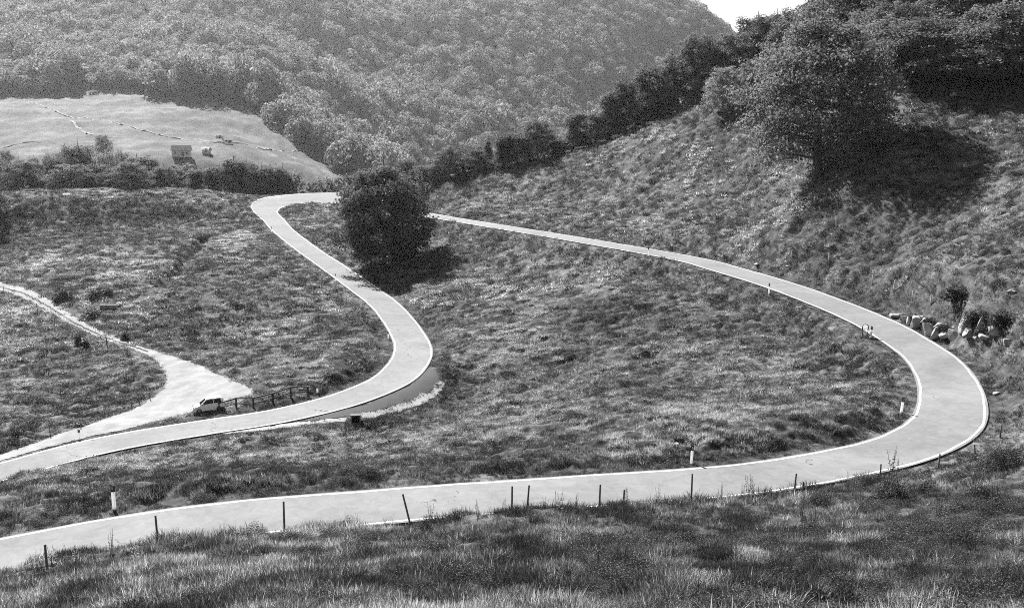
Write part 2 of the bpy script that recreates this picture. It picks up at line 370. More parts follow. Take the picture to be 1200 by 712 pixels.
# ------------------------------------------------------------------ ground: one sheet, a polar grid finest where the picture looks
def ground_sheet():
    dr = .0026/LOD
    r = [1.5]
    while r[-1] < 14: r.append(r[-1]*1.06)
    while r[-1] < 285: r.append(r[-1]*(1+dr))
    while r[-1] < 1620: r.append(r[-1]*(1+.010/LOD))
    while r[-1] < 2600: r.append(r[-1]*1.12)
    r = np.array(r)
    da = .00115/LOD
    a = np.r_[np.arange(-math.pi, -.62, .04), np.arange(-.62, .62, da), np.arange(.62, math.pi, .04)]
    A, Rr = np.meshgrid(a, r)
    x = (Rr*np.sin(A)).ravel(); y = (Rr*np.cos(A)).ravel()
    h = ground_h(x, y)
    nr, na = A.shape
    idx = np.arange(nr*na).reshape(nr, na)
    i0 = idx[:-1]; i1 = idx[1:]
    Q = np.stack([i0, np.roll(i0, -1, 1), np.roll(i1, -1, 1), i1], -1).reshape(-1, 4)[:, ::-1]
    c = len(x)                                      # close the hole under the eye with one fan (a separate little cap)
    V = np.c_[x, y, h]
    return V, Q
GV, GQ = ground_sheet()
g = link('meadow_ground', mesh_np('meadow_ground', GV, GQ, M['ground'])); tag(g, kind='structure')
def drape(name, k, m, lift, noise=.25):
    """the part of the ground sheet inside an outline, lifted a little, with a ragged edge"""
    cx = GV[GQ].mean(1); d = poly_d(k, cx[:, 0], cx[:, 1])+(fbm(cx[:, 0]*1.3, cx[:, 1]*1.3, 3+k, 4)-.5)*3*noise
    if k == 0:
        # grass strip along the crown of the track
        d = np.where(TRK(cx[:, 0], cx[:, 1]), .5, d)
    sel = (d < 0) & (np.hypot(cx[:, 0], cx[:, 1]) < 260)
    if k > 0: sel &= road_d(cx[:, 0], cx[:, 1]) > .02
    Qs = GQ[sel]; u, inv = np.unique(Qs, return_inverse=True)
    V = GV[u].copy(); V[:, 2] += lift
    o = link(name, mesh_np(name, V, inv.reshape(-1, 4), m)); return tag(o, kind='structure')
trk_c = np.array([hit(u, v)[:2] for u, v in [(-90,315),(0,336.5),(28,344),(57,359.5),(88,379),(124,396),(150,404),(172,412)]])
def TRK(x, y):
    d = np.full(x.shape, 1e9)
    for a, b in zip(trk_c[:-1], trk_c[1:]):
        e = b-a; t = np.clip(((x-a[0])*e[0]+(y-a[1])*e[1])/(e@e), 0, 1)
        d = np.minimum(d, np.hypot(x-a[0]-t*e[0], y-a[1]-t*e[1]))
    return d < .04+.26*fbm(x*1.1, y*1.1, 77, 2)
drape('gravel_track', 0, M['gravel'], .04, .2)
drape('lay_by', 1, M['patch'], .03, .05)
drape('gravel_verge', 2, M['verge'], .034, .3)
drape('gravel_verge', 3, M['verge'], .034, .3)
# the road and its painted edge lines
def ribbon(name, P, offs, lift, m, kind='structure'):
    t = np.gradient(P[:, :2], axis=0); t /= np.linalg.norm(t, axis=1)[:, None]; nn = np.c_[-t[:, 1], t[:, 0]]
    V = []; ac = []
    for o in offs:
        oo = o(P[:, 3])
        V.append(np.c_[P[:, :2]+nn*np.asarray(oo)[:, None], P[:, 2]+lift-(P[:, 4]*np.asarray(oo) if P.shape[1] > 4 else 0)]); ac.append(np.asarray(oo)/P[:, 3]*2)
    V = np.stack(V, 1); n, k = V.shape[:2]; idx = np.arange(n*k).reshape(n, k)
    Q = np.stack([idx[:-1, :-1], idx[1:, :-1], idx[1:, 1:], idx[:-1, 1:]], -1).reshape(-1, 4)[:, ::-1]
    o = link(name, mesh_np(name, V.reshape(-1, 3), Q, m, attrs={'across': ('POINT', np.stack(ac, 1).ravel())})); return tag(o, kind=kind)
ribbon('mountain_road', RP, [lambda w: w/2+.15, lambda w: w/2-.3, lambda w: w*.25, lambda w: w*0, lambda w: -w*.25, lambda w: -w/2+.3, lambda w: -w/2-.15], 0., M['asphalt'])
def line_w(P): return .24+0*P[:, 3]
wob = .03*np.sin(np.arange(len(RP))*.37)+.02*np.sin(np.arange(len(RP))*.9)
for sgn in (1, -1):
    ribbon('road_edge_line', RP, [lambda w: sgn*(w/2)+wob, lambda w: sgn*(w/2-.14)+wob], .006, M['paint'])
# ------------------------------------------------------------------ grass and heath: single blades and leaves in tufts, one object for each kind of cover
def tuft(name, n, hgt, wid, spread, lean, m, seed, segs=3):
    rg = np.random.default_rng(seed); V = []; Fq = []; BT = []
    for _ in range(n):
        az = rg.uniform(0, 2*math.pi); rr = spread*math.sqrt(rg.uniform()); bx, by = rr*math.cos(az), rr*math.sin(az)
        h = rg.uniform(*hgt); w = wid*rg.uniform(.7, 1.3); la = az+rg.normal(0, .7); ln = rg.uniform(*lean)
        fa = rg.uniform(0, math.pi); tx, ty = math.cos(fa)*w/2, math.sin(fa)*w/2
        b0 = len(V)
        for k in range(segs+1):
            t = k/segs; off = ln*h*t*t; z = h*(t-.35*ln*t*t); cx, cy = bx+off*math.cos(la), by+off*math.sin(la); q = (1-t)**.6 if k < segs else .08
            V += [(cx-tx*q, cy-ty*q, z-.03), (cx+tx*q, cy+ty*q, z-.03)]
        for k in range(segs): Fq.append((b0+2*k, b0+2*k+1, b0+2*k+3, b0+2*k+2))
        BT += [rg.uniform()**1.3]*segs
    o = bpy.data.objects.new(name, mesh_np(name, V, Fq, m, attrs={'blade': ('FACE', BT)})); return o
def leaf_bush(name, n, rad, hgt, leaf, m, seed, stalks=0):
    rg = np.random.default_rng(seed); V = []; Fq = []
    for _ in range(n):
        d = rg.normal(size=3); d /= np.linalg.norm(d); d[2] = abs(d[2])*1.1-.28; rr = rg.uniform(.35, 1)**.6*(1+.25*math.sin(3*math.atan2(d[1], d[0])+seed))
        c = d*np.array([rad, rad, hgt])*rr
        a = rg.normal(size=3)+d*.6; a /= np.linalg.norm(a); b = np.cross(a, rg.normal(size=3)); b /= np.linalg.norm(b); s = leaf*rg.uniform(.6, 1.4); b0 = len(V)
        V += [c-a*s, c+b*s*.4, c+a*s, c-b*s*.4]; Fq.append((b0, b0+1, b0+2, b0+3))
    return bpy.data.objects.new(name, mesh_np(name, V, Fq, m, smooth=False, attrs={'blade': ('FACE', rg.uniform(0, 1, len(Fq)))}))
def scatter(name, pts, rot, sc, tone, idx, protos, label=None):
    """one object: a cloud of points, each carrying one of the tufts (geometry nodes)"""
    c = bpy.data.collections.new(name+'_tufts')
    for p in protos: c.objects.link(p)
    me = bpy.data.meshes.new(name); n = len(pts); me.vertices.add(n); me.vertices.foreach_set('co', np.asarray(pts, np.float32).ravel())
    for an, arr in (('sc', sc), ('tone', tone), ('rz', rot)):
        a = me.attributes.new(an, 'FLOAT', 'POINT'); a.data.foreach_set('value', np.asarray(arr, np.float32))
    a = me.attributes.new('idx', 'INT', 'POINT'); a.data.foreach_set('value', np.asarray(idx, np.int32))
    o = link(name, me); tag(o, label, kind='stuff')
    gn = bpy.data.node_groups.new(name+'_nodes', 'GeometryNodeTree')
    gn.interface.new_socket('Geometry', in_out='INPUT', socket_type='NodeSocketGeometry'); gn.interface.new_socket('Geometry', in_out='OUTPUT', socket_type='NodeSocketGeometry')
    N = gn.nodes.new; L = gn.links.new
    gi, go = N('NodeGroupInput'), N('NodeGroupOutput'); ip = N('GeometryNodeInstanceOnPoints'); ci = N('GeometryNodeCollectionInfo'); ci.inputs['Collection'].default_value = c
    ci.inputs['Separate Children'].default_value = True; ci.inputs['Reset Children'].default_value = True
    def na(nm, ty):
        q = N('GeometryNodeInputNamedAttribute'); q.data_type = ty; q.inputs['Name'].default_value = nm; return q.outputs['Attribute']
    cx = N('ShaderNodeCombineXYZ'); L(na('rz', 'FLOAT'), cx.inputs['Z'])
    L(gi.outputs[0], ip.inputs['Points']); L(ci.outputs[0], ip.inputs['Instance']); ip.inputs['Pick Instance'].default_value = True
    L(na('idx', 'INT'), ip.inputs['Instance Index']); L(cx.outputs[0], ip.inputs['Rotation']); L(na('sc', 'FLOAT'), ip.inputs['Scale'])
    L(ip.outputs[0], go.inputs[0])
    md = o.modifiers.new('tufts', 'NODES'); md.node_group = gn
    return o
def polar_pts(r0, r1, dens, amax=.66):
    n = int(dens*amax*(r1*r1-r0*r0)); a = rng.uniform(-amax, amax, n); r = np.sqrt(rng.uniform(r0*r0, r1*r1, n))
    return r*np.sin(a), r*np.cos(a)
def ridge_side(x, y):
    """true where the meadow lies open (not under the tree belt on the ridge)"""
    return np.ones(x.shape, bool)
def heathness(x, y):
    r = np.hypot(x, y)
    p = .42*fbm(x/7.+3, y/6.+9, 31, 4)+.58*fbm(x/1.5, y/1.3, 33, 3)
    u, v = proj(x, y, base_h(x, y)[0])
    b = 0*x
    b += .05*sstep(560, 700, u)*(1-sstep(300, 345, v))*(y > 85)        # right-hand hillside
    b += .10*(np.exp(-((u-330)/300)**2)*np.exp(-((v-252)/15)**2))
    b += .30*np.exp(-((u-120)/130)**2)*np.exp(-((v-249)/14)**2)
    b += .13*np.exp(-((u-385)/45)**2)*np.exp(-((v-290)/40)**2)*(road_d(x, y) < 5)          # bank below the knoll
    b += .10*np.exp(-((u-60)/80)**2)*np.exp(-((v-450)/45)**2)
    b += .12*sstep(900, 1150, u)*sstep(520, 600, v)                      # right foreground
    b -= .12*np.exp(-((u-700)/200)**2)*np.exp(-((v-440)/90)**2)
    e = CREASE[1]-CREASE[0]; t_ = np.clip(((x-CREASE[0][0])*e[0]+(y-CREASE[0][1])*e[1])/(e@e), 0, 1)
    b += .2*np.exp(-((x-CREASE[0][0]-t_*e[0])**2+(y-CREASE[0][1]-t_*e[1])**2)/2.)
    return p+b
def tone_of(x, y):
    t = .33+1.5*(fbm(x/11., y/13., 21, 4)-.5)+1.5*(fbm(x/1.6, y/1.2, 22, 3)-.5)+rng.normal(0, .24, x.shape)
    t = t+.10*(1-sstep(30, 50, np.hypot(x, y)))
    return np.clip(t, 0, 1)
ts = globals().get('DENS', 1.0)
G_NEAR = [tuft('grass_tuft', 22, (.10, .34), .018, .16, (.1, .8), M['grass'], s) for s in (1, 2, 3, 4)]
G_MID = [tuft('grass_tuft', 24, (.12, .32), .028, .24, (.3, 1.2), M['grass'], s, 2) for s in (5, 6, 7)]
G_FAR = [tuft('grass_tuft', 18, (.14, .36), .06, .38, (.3, 1.0), M['grass'], s, 2) for s in (8, 9, 10)]
def place(x, y, keep_road=.25, keep_pave=.1):
    h, d = base_h(x, y); cr = rng.uniform(0, 1, x.shape)**2; q = np.minimum(d-keep_road+.38*cr, np.minimum(poly_d(0, x, y)-keep_pave+.35*cr, np.minimum.reduce([poly_d(k, x, y) for k in (1, 2, 3)])-keep_pave+.35*cr))
    return h+bumps(x, y, d), q, d
def grass(name, r0, r1, dens, protos, smin, smax, hth):
    x, y = polar_pts(r0, r1, dens*ts); z, q, d = place(x, y); hn = heathness(x, y)
    clump = fbm(x/1.3, y/.9, 41, 2)
    trackc = TRK(x, y) & (poly_d(0, x, y) < 0) & (rng.uniform(0, 1, x.shape) < .3)
    ok = ((q > .0) | trackc) & (hn < hth+rng.normal(0, .02, x.shape)) & (clump+rng.uniform(-.18, .18, x.shape) > np.where((np.hypot(x, y) < 36) | (d < 5), .33, .42))
    x, y, z, q, d, clump = x[ok], y[ok], z[ok], q[ok], d[ok], clump[ok]
    lip = (np.hypot(x, y) < 52) & (y < 44.0+.25*x)
    mown = np.where((d < 1.6) & ~lip, .6, np.where(lip & (q < 1.6), 1.7, 1.))              # shorter beside the road
    sc = rng.uniform(smin, smax, len(x))*mown*(.35+1.3*clump)
    tn = tone_of(x, y); tn = np.where(~lip, tn*(.5+.5*sstep(1., 3.2, d+.8*(clump-.5))), tn)  # darker tone by the road: mown turf plus painted-in shade of the bank
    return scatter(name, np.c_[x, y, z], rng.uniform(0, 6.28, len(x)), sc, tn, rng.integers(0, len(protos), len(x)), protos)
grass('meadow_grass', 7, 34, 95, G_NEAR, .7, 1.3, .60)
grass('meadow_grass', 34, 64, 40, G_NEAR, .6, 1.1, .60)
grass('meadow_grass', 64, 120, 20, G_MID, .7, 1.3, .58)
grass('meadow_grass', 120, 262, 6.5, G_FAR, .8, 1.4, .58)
# heath and dwarf shrubs that cover the ground in patches
H_ = [leaf_bush('heath_tuft', 330, .5, .42, .042, M['heath'], s) for s in (1, 2, 3)]
HN = [leaf_bush('heath_tuft', 1300, .5, .5, .02, M['heath'], s) for s in (4, 5)]
def heath(name, r0, r1, dens, protos, smin, smax, hth):
    x, y = polar_pts(r0, r1, dens*ts); z, q, d = place(x, y, .6, .5); hn = heathness(x, y)
    ok = (q > 0) & (hn > hth+rng.normal(0, .025, x.shape)); x, y, z, hn = x[ok], y[ok], z[ok], hn[ok]
    sc = rng.uniform(smin, smax, len(x))*(1+2.5*np.clip(hn-hth, 0, .2))
    return scatter(name, np.c_[x, y, z-.05], rng.uniform(0, 6.28, len(x)), sc, np.clip(rng.normal(.45, .25, len(x)), 0, 1), rng.integers(0, len(protos), len(x)), protos)
heath('heath_cover', 14, 50, 7, HN, .4, .9, .575)
heath('heath_cover', 50, 120, 3.5, H_, .45, .95, .585)
heath('heath_cover', 120, 262, 1.6, H_, .6, 1.3, .585)
# ------------------------------------------------------------------ trees
def crown_mesh(name, H, prof, nlimb, leaves, leaf, m, seed, z0=.08, up=.25, droop=.2, clump=.092, flat=.45):
    """limbs round a trunk, clumps of leaves along the limbs; returns crown and trunk meshes (base at the origin)"""
    rg = np.random.default_rng(seed); TV = MB(); cl = []
    bend = rg.normal(0, .02, 2)*H
    ax = lambda t: np.array([bend[0]*math.sin(t*3), bend[1]*math.sin(t*2.3), t*H*.93])
    TV.tube([ax(t) for t in np.linspace(0, 1, 9)], H*.024, H*.003, 8)
    for i in range(nlimb):
        t = z0+(1-z0)*((i+.5)/nlimb)**.9; az = i*2.39996+rg.normal(0, .35)
        Rm = prof(t)*rg.uniform(.72, 1.12); p0 = ax(max(t*.85-.02, .05)); d = np.array([math.cos(az), math.sin(az), 0])
        end = p0+d*Rm+np.array([0, 0, (up*(1+.8*t)*Rm-droop*(1-t)*Rm)])
        mid = (p0+end)/2+np.array([0, 0, .12*Rm])
        if Rm > .04*H: TV.tube([p0, mid, end], H*.007*(1.2-t), H*.0015, 5, cap=False)
        k = max(3, int(3+7*Rm/(.3*H)))
        for q in np.linspace(.25, 1.0, k):
            b = (1-q)**2*p0+2*q*(1-q)*mid+q*q*end; b = b+rg.normal(0, .05*Rm, 3)
            cl.append((b, clump*H*rg.uniform(.55, 1.15)*(.55+.5*(1-abs(q-.7))), rg.uniform()))
            if q > .5:
                s = rg.choice([-1, 1]); sd_ = np.array([-d[1], d[0], 0])*s*Rm*rg.uniform(.15, .4)
                cl.append((b+sd_+np.array([0, 0, rg.normal(0, .03*H)]), clump*H*rg.uniform(.5, 1.0), rg.uniform()))
    w = np.array([c[1]**2 for c in cl]); w /= w.sum(); cnt = rg.multinomial(leaves, w)
    C = np.repeat(np.array([c[0] for c in cl]), cnt, 0); S = np.repeat(np.array([c[1] for c in cl]), cnt); T = np.repeat(np.array([c[2] for c in cl]), cnt)
    n = len(C); D = rg.normal(size=(n, 3)); D /= np.linalg.norm(D, axis=1)[:, None]; rr = rg.uniform(0, 1, n)**.55
    off = D*(S*rr)[:, None]; off[:, 2] *= flat+.25
    P = C+off; P[:, 2] = np.maximum(P[:, 2], .02*H)
    oc = P-np.array([0, 0, .42*H]); oc /= np.linalg.norm(oc, axis=1)[:, None]+1e-6; nz = rg.normal(size=(n, 3))*.42+D*.9+oc*.55+np.array([0, 0, .3]); nz /= np.linalg.norm(nz, axis=1)[:, None]
    a = np.cross(nz, rg.normal(size=(n, 3))); a /= np.linalg.norm(a, axis=1)[:, None]; b = np.cross(nz, a)
    L = (leaf*rg.uniform(.6, 1.35, n))[:, None]
    V = np.stack([P-a*L, P+b*L*.55, P+a*L, P-b*L*.55], 1).reshape(-1, 3); Q = np.arange(4*n).reshape(n, 4)
    tone = np.clip(.5*T+.5*rg.uniform(0, 1, n), 0, 1)
    cm = mesh_np(name, V, Q, m, smooth=False, attrs={'tone': ('FACE', tone)})
    bmesh.ops.recalc_face_normals(TV.bm, faces=TV.bm.faces); tm = bpy.data.meshes.new('trunk'); TV.bm.to_mesh(tm); TV.bm.free(); tm.materials.append(M['bark'])
    return cm, tm, H
def egg(R, lo=.25, pk=.4, pw=1.0):
    return lambda t: R*(math.sin(math.pi*min(1, (t+lo)/(1+lo))**pk)**pw if True else 0)*(1-max(0, t-.9)*5)
def cone(R): return lambda t: R*max(.06, (1-t))**.75
def column(R): return lambda t: R*(1-.55*t**2.2)*(.75+.25*math.sin(t*9))
lf = globals().get('LEAVES', 1.0)
K = {}
K['round'] = [crown_mesh('crown', 12., lambda t: 4.3*max(.05, math.sin(math.pi*(.16+.77*t)))**.6, 34, int(18000*lf), .155, M['leaf_dark'], s) for s in (1, 2)]
K['broad'] = [crown_mesh('crown', 12., lambda t: 5.4*max(.05, math.sin(math.pi*(.16+.77*t)))**.6, 38, int(21000*lf), .17, M['leaf'], s) for s in (3, 4)]
K['tall'] = [crown_mesh('crown', 14., column(2.7), 40, int(17000*lf), .155, M['leaf_dark'], s, up=.6) for s in (5, 6)]
K['spire'] = [crown_mesh('crown', 14., cone(2.8), 42, int(16000*lf), .12, M['leaf_dark'], s, up=.1, droop=.5) for s in (7,)]
K['sapling'] = [crown_mesh('crown', 6., column(1.5), 16, int(2200*lf), .12, M['leaf'], s, up=.9, clump=.09) for s in (8,)]
K['pale'] = [crown_mesh('crown', 12., lambda t: 4.2*max(.05, math.sin(math.pi*(.16+.77*t)))**.6, 30, int(14000*lf), .15, M['leaf_pale'], s) for s in (9, 10)]
K['big'] = [crown_mesh('crown', 23., lambda t: 8.6*max(.05, math.sin(math.pi*(.14+.82*t)))**.7, 64, int(42000*lf), .20, M['leaf'], 21, z0=.13, up=.22, droop=.35, clump=.085)]
K['dense_lit'] = [crown_mesh('crown', 16., lambda t: 7.4*max(.05, math.sin(math.pi*(.16+.78*t)))**.65, 60, int(46000*lf), .18, M['leaf'], 23, z0=.05, up=.15, droop=.3, clump=.09)]
K['dense'] = [crown_mesh('crown', 16., lambda t: 8.2*max(.05, math.sin(math.pi*(.15+.80*t)))**.75*(1-.3*t), 52, int(52000*lf), .19, M['leaf_dark'], 22, z0=.07, up=.25, droop=.2, clump=.09)]
def tree(kind, var, name, u, Y, vtop, wpx, label, group, base=None, zrot=None, sink=.2, wf=1.2):
    cm, tm, H0 = K[kind][var % len(K[kind])]
    if base is None:
        x = (u-600)/F*Y*1.02; zb = gz(x, Y)
    else:
        p = hit(*base); x, Y, zb = p[0], p[1], gz(p[0], p[1])
    zt = at(u, vtop, Y)[2]; Hh = max(2., zt-zb); s = Hh/H0
    vs = np.empty(len(cm.vertices)*3, np.float32); 
    w0 = WIDTH.setdefault(cm.name, None)
    if w0 is None:
        cm.vertices.foreach_get('co', vs); w0 = WIDTH[cm.name] = .5*float(np.percentile(vs[0::3], 98)-np.percentile(vs[0::3], 2)+np.percentile(vs[1::3], 98)-np.percentile(vs[1::3], 2)); HT[cm.name] = float(np.percentile(vs[2::3], 99.5))
    s = Hh/HT[cm.name]
    sw = (wpx*wf/F*Y)/w0 if wpx else s
    sw = min(max(sw, s*.6), s*1.8)
    r = empty(name, (x, Y, zb-sink), random.uniform(0, 6.28) if zrot is None else zrot); r.scale = (sw, sw, s)
    tag(r, label, 'tree', group)
    c = link('crown', cm, r); t_ = link('trunk', tm, r)
    return r
WIDTH = {}; HT = {}
ORD = ['first','second','third','fourth','fifth','sixth','seventh','eighth','ninth','tenth','eleventh','twelfth','thirteenth','fourteenth','fifteenth','sixteenth','seventeenth','eighteenth','nineteenth','twentieth','twenty-first','twenty-second','twenty-third','twenty-fourth','twenty-fifth','twenty-sixth','twenty-seventh','twenty-eighth','twenty-ninth','thirtieth','thirty-first','thirty-second','thirty-third','thirty-fourth','thirty-fifth','thirty-sixth','thirty-seventh','thirty-eighth','thirty-ninth','fortieth']
SHAPE = {'round':'round', 'broad':'broad spreading', 'tall':'tall narrow', 'spire':'pointed', 'sapling':'spindly young', 'dense_lit':'dense', 'pale':'pale rounded'}
# row behind the left knoll
row = [(2,188,34,203,'tall'),(18,203,26,236,'round'),(44,192,38,232,'round'),(63,199,22,240,'tall'),(80,193,26,238,'round'),(97,196,42,230,'round'),(108,178,34,252,'round'),(126,203,26,232,'round'),(134,195,24,246,'tall'),(147,194,34,236,'tall'),(167,197,40,230,'round'),(172,189,24,248,'tall'),(186,191,26,242,'tall'),(204,196,30,238,'round'),(222,200,26,244,'sapling'),(238,199,30,240,'tall'),(254,199,26,250,'tall'),(268,195,30,256,'round'),(284,193,28,258,'tall'),(299,194,28,262,'round'),(313,196,30,266,'tall'),(327,197,28,268,'tall'),(341,200,26,270,'tall'),(352,208,22,270,'sapling'),(72,204,30,256,'round'),(157,201,30,260,'tall'),(213,207,28,258,'sapling'),(246,206,26,262,'sapling')]
for i, (u, vt, w, Y, k) in enumerate(sorted(row)):
    tree(k, i, 'leafy_tree', u, Y, vt-3+random.uniform(-6, 6), w, '%s dark %s tree from the left in the row behind the left knoll' % (ORD[i], SHAPE[k]), 'dark trees behind the left knoll', wf=1.05)
for i, (u, vt, w, Y) in enumerate([(374,212,16,262),(386,209,16,266),(397,207,18,264),(408,206,18,266),(418,205,18,268)]):
    tree('sapling', i, 'sapling', u, Y, vt, w, '%s spindly sapling from the left beyond the far road bend' % ORD[i], 'saplings beyond the far bend')
# trees on the right-hand ridge: front rank along the meadow's edge, others rising behind
RG = [(480,194,24,204),(492,200,20,200),(506,187,36,202),(529,184,32,203),(546,187,22,201),(561,181,26,202),(573,169,18,206),(590,171,30,200),(606,163,38,201),(630,151,44,200),(652,160,28,197),(668,141,36,198),(688,127,36,197),(708,117,36,196),(728,98,36,198),(748,93,36,194),(768,80,38,193),(788,64,40,192),(808,54,40,188),(828,52,40,190)]
kinds = ['round','tall','broad','round','tall','round','spire','tall','broad','broad','round','tall','round','tall','round','tall','round','broad','round','tall']
for i, (u, vt, w, Y) in enumerate(RG):
    tree(kinds[i], i+1, 'ridge_tree', u, Y, vt-5+random.uniform(-9, 12), w*random.uniform(.7, 1.1), '%s dark %s tree from the left along the ridge line' % (ORD[i], SHAPE[kinds[i]]), 'trees along the right ridge', wf=1.05)
RB = [(1008,8,52,156),(1040,2,58,154),(1085,-6,64,152),(1125,-16,70,150),(1168,-10,66,148),(1215,0,64,144),(852,38,46,186),(872,19,46,190),(893,16,46,192),(912,24,44,178),(928,4,48,186),(950,-8,54,182),(905,58,46,172),(880,70,40,170),(975,-15,60,176),(1000,-22,60,172),(1028,-20,62,168),(1052,-26,64,160),(1090,-40,70,156),(1130,-50,74,150),(1170,-60,74,148),(1212,-62,80,142),(1250,-50,80,134)]
kb = ['broad','round','broad','round','broad','round','round','broad','round','tall','round','broad','round','tall','broad','round','broad','tall','broad','round','broad','round','broad']
for i, (u, vt, w, Y) in enumerate(sorted(RB)):
    tree(kb[i], i, 'hill_tree', u, Y, vt, w, '%s dark %s tree from the left in the rank behind the lone beech' % (ORD[i], SHAPE[kb[i]]), 'upper trees on the right hill')
FR = [(1015,22,66,143,'pale'),(1066,22,84,138,'broad'),(1100,50,50,135,'round'),(1142,8,118,134,'dense_lit'),(1202,38,76,130,'broad'),(1236,30,70,127,'dense_lit')]
fl = ['pale thin-leaved tree standing just right of the big lone beech','dark bushy tree with a bright left flank, right of the pale tree','small black round tree tucked between two large ones at the meadow top','widest dense dark tree at the top right of the meadow','dark tree cut by the right edge of the picture above the meadow','dense tree just outside the right edge above the meadow']
for i, (u, vt, w, Y, k) in enumerate(FR): tree(k, i+1, 'hill_tree', u, Y, vt, w, fl[i], 'trees at the top edge of the meadow')
tree('pale', 1, 'young_tree', 848, 0, 78, 40, 'small grey rounded tree standing alone at the meadow edge before the dark ridge trees', None, base=(848,133), wf=1.)
tree('big', 0, 'lone_beech', 958, 0, 21, 152, 'big lone beech with ragged crown on the right hillside meadow', None, base=(958,208), zrot=.6, wf=1.)
tree('dense', 0, 'roadside_tree', 447, 0, 197, 106, 'dense dark round tree between the two legs of the road', None, base=(450,309), zrot=1.5, wf=.9)
# pale trees in the valley beyond the knoll
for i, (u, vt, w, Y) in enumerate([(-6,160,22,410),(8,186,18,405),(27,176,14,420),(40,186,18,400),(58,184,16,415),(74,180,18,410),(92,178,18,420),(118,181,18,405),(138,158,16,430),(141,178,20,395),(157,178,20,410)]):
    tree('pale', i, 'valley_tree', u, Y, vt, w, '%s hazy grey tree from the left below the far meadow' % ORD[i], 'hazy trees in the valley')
# ------------------------------------------------------------------ the wooded mountain
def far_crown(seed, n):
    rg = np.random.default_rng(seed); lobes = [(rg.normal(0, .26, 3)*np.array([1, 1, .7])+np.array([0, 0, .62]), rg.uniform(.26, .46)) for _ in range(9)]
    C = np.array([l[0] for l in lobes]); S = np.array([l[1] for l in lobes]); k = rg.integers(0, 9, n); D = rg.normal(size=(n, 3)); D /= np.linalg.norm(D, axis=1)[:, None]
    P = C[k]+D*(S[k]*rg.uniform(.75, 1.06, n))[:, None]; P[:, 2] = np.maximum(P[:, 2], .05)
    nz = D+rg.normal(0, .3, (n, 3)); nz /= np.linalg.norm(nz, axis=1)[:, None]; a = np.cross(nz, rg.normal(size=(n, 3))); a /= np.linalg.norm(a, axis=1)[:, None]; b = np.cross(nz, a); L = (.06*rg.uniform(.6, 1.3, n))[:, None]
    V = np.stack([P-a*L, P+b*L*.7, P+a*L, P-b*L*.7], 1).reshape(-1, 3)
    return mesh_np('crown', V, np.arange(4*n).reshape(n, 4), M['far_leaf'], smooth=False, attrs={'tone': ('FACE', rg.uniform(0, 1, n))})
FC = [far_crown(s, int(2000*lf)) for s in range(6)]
meadow_far = [(-400,128),(-60,112),(0,110),(60,112),(90,102),(150,103),(200,112),(292,112),(300,122),(345,158),(385,188),(425,216),(425,300),(-400,300)]
def forest_pts():
    x = rng.uniform(-760, 480, 60000); y = rng.uniform(560, 1480, 60000)
    h, _ = base_h(x, y); u, v = proj(x, y, h)
    ok = (u > -60) & (u < 960) & (v > -70) & (v < 216) & ~inside(meadow_far, u, v)
    # a grassy rib that runs down between the two woods
    x, y, h, u, v = x[ok], y[ok], h[ok], u[ok], v[ok]
    # keep crowns apart (cells)
    key = np.floor(x/10.5).astype(int)*100003+np.floor(y/10.5).astype(int); _, first = np.unique(key, return_index=True)
    return x[first], y[first], h[first], u[first], v[first]
fx, fy, fh, fu, fv = forest_pts()
# what the slopes in front hide is left out
vis = np.ones(len(fx), bool)
for k in np.linspace(.45, .97, 22):
    hh, _ = base_h(fx*k, fy*k); vis &= hh < (fh+14)*k+1.0
fx, fy, fh, fu, fv = [q[vis] for q in (fx, fy, fh, fu, fv)]
fs = rng.uniform(12.5, 19.5, len(fx))*(.75+.5*fbm(fx/60, fy/60, 51, 2)); ft = np.clip(.5+1.6*(fbm(fx/45, fy/45, 52, 3)-.5)+rng.normal(0, .28, len(fx)), 0, 1)
order = np.argsort(np.hypot(fx, fy)/fs+rng.uniform(0, 4, len(fx))); near = order[:280]; rest = order[280:]
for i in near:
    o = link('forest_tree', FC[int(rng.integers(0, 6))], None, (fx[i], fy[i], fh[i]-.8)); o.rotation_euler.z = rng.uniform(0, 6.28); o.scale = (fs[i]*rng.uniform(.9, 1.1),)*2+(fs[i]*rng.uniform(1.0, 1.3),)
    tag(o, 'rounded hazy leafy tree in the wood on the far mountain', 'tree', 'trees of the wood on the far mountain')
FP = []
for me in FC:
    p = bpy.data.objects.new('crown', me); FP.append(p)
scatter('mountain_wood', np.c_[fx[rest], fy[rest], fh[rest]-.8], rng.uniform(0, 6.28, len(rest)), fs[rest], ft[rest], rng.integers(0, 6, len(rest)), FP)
print('forest', len(fx))
# ------------------------------------------------------------------ posts, signs, car, fence, huts, rocks
def upright(u, vb, vt=None):
    """foot point on the ground and the height that reaches the given row of the picture"""
    p = hit(u, vb)
    for _ in range(60):          # keep off the carriageway
        if float(road_d(np.array([p[0]]), np.array([p[1]]))[0]) > .45: break
        p = np.array([p[0]*.997, p[1]*.997, p[2]])
    z = gz(p[0], p[1])
    h = at(u, vt, p[1])[2]-z if vt is not None else None
    return p[0], p[1], z, h
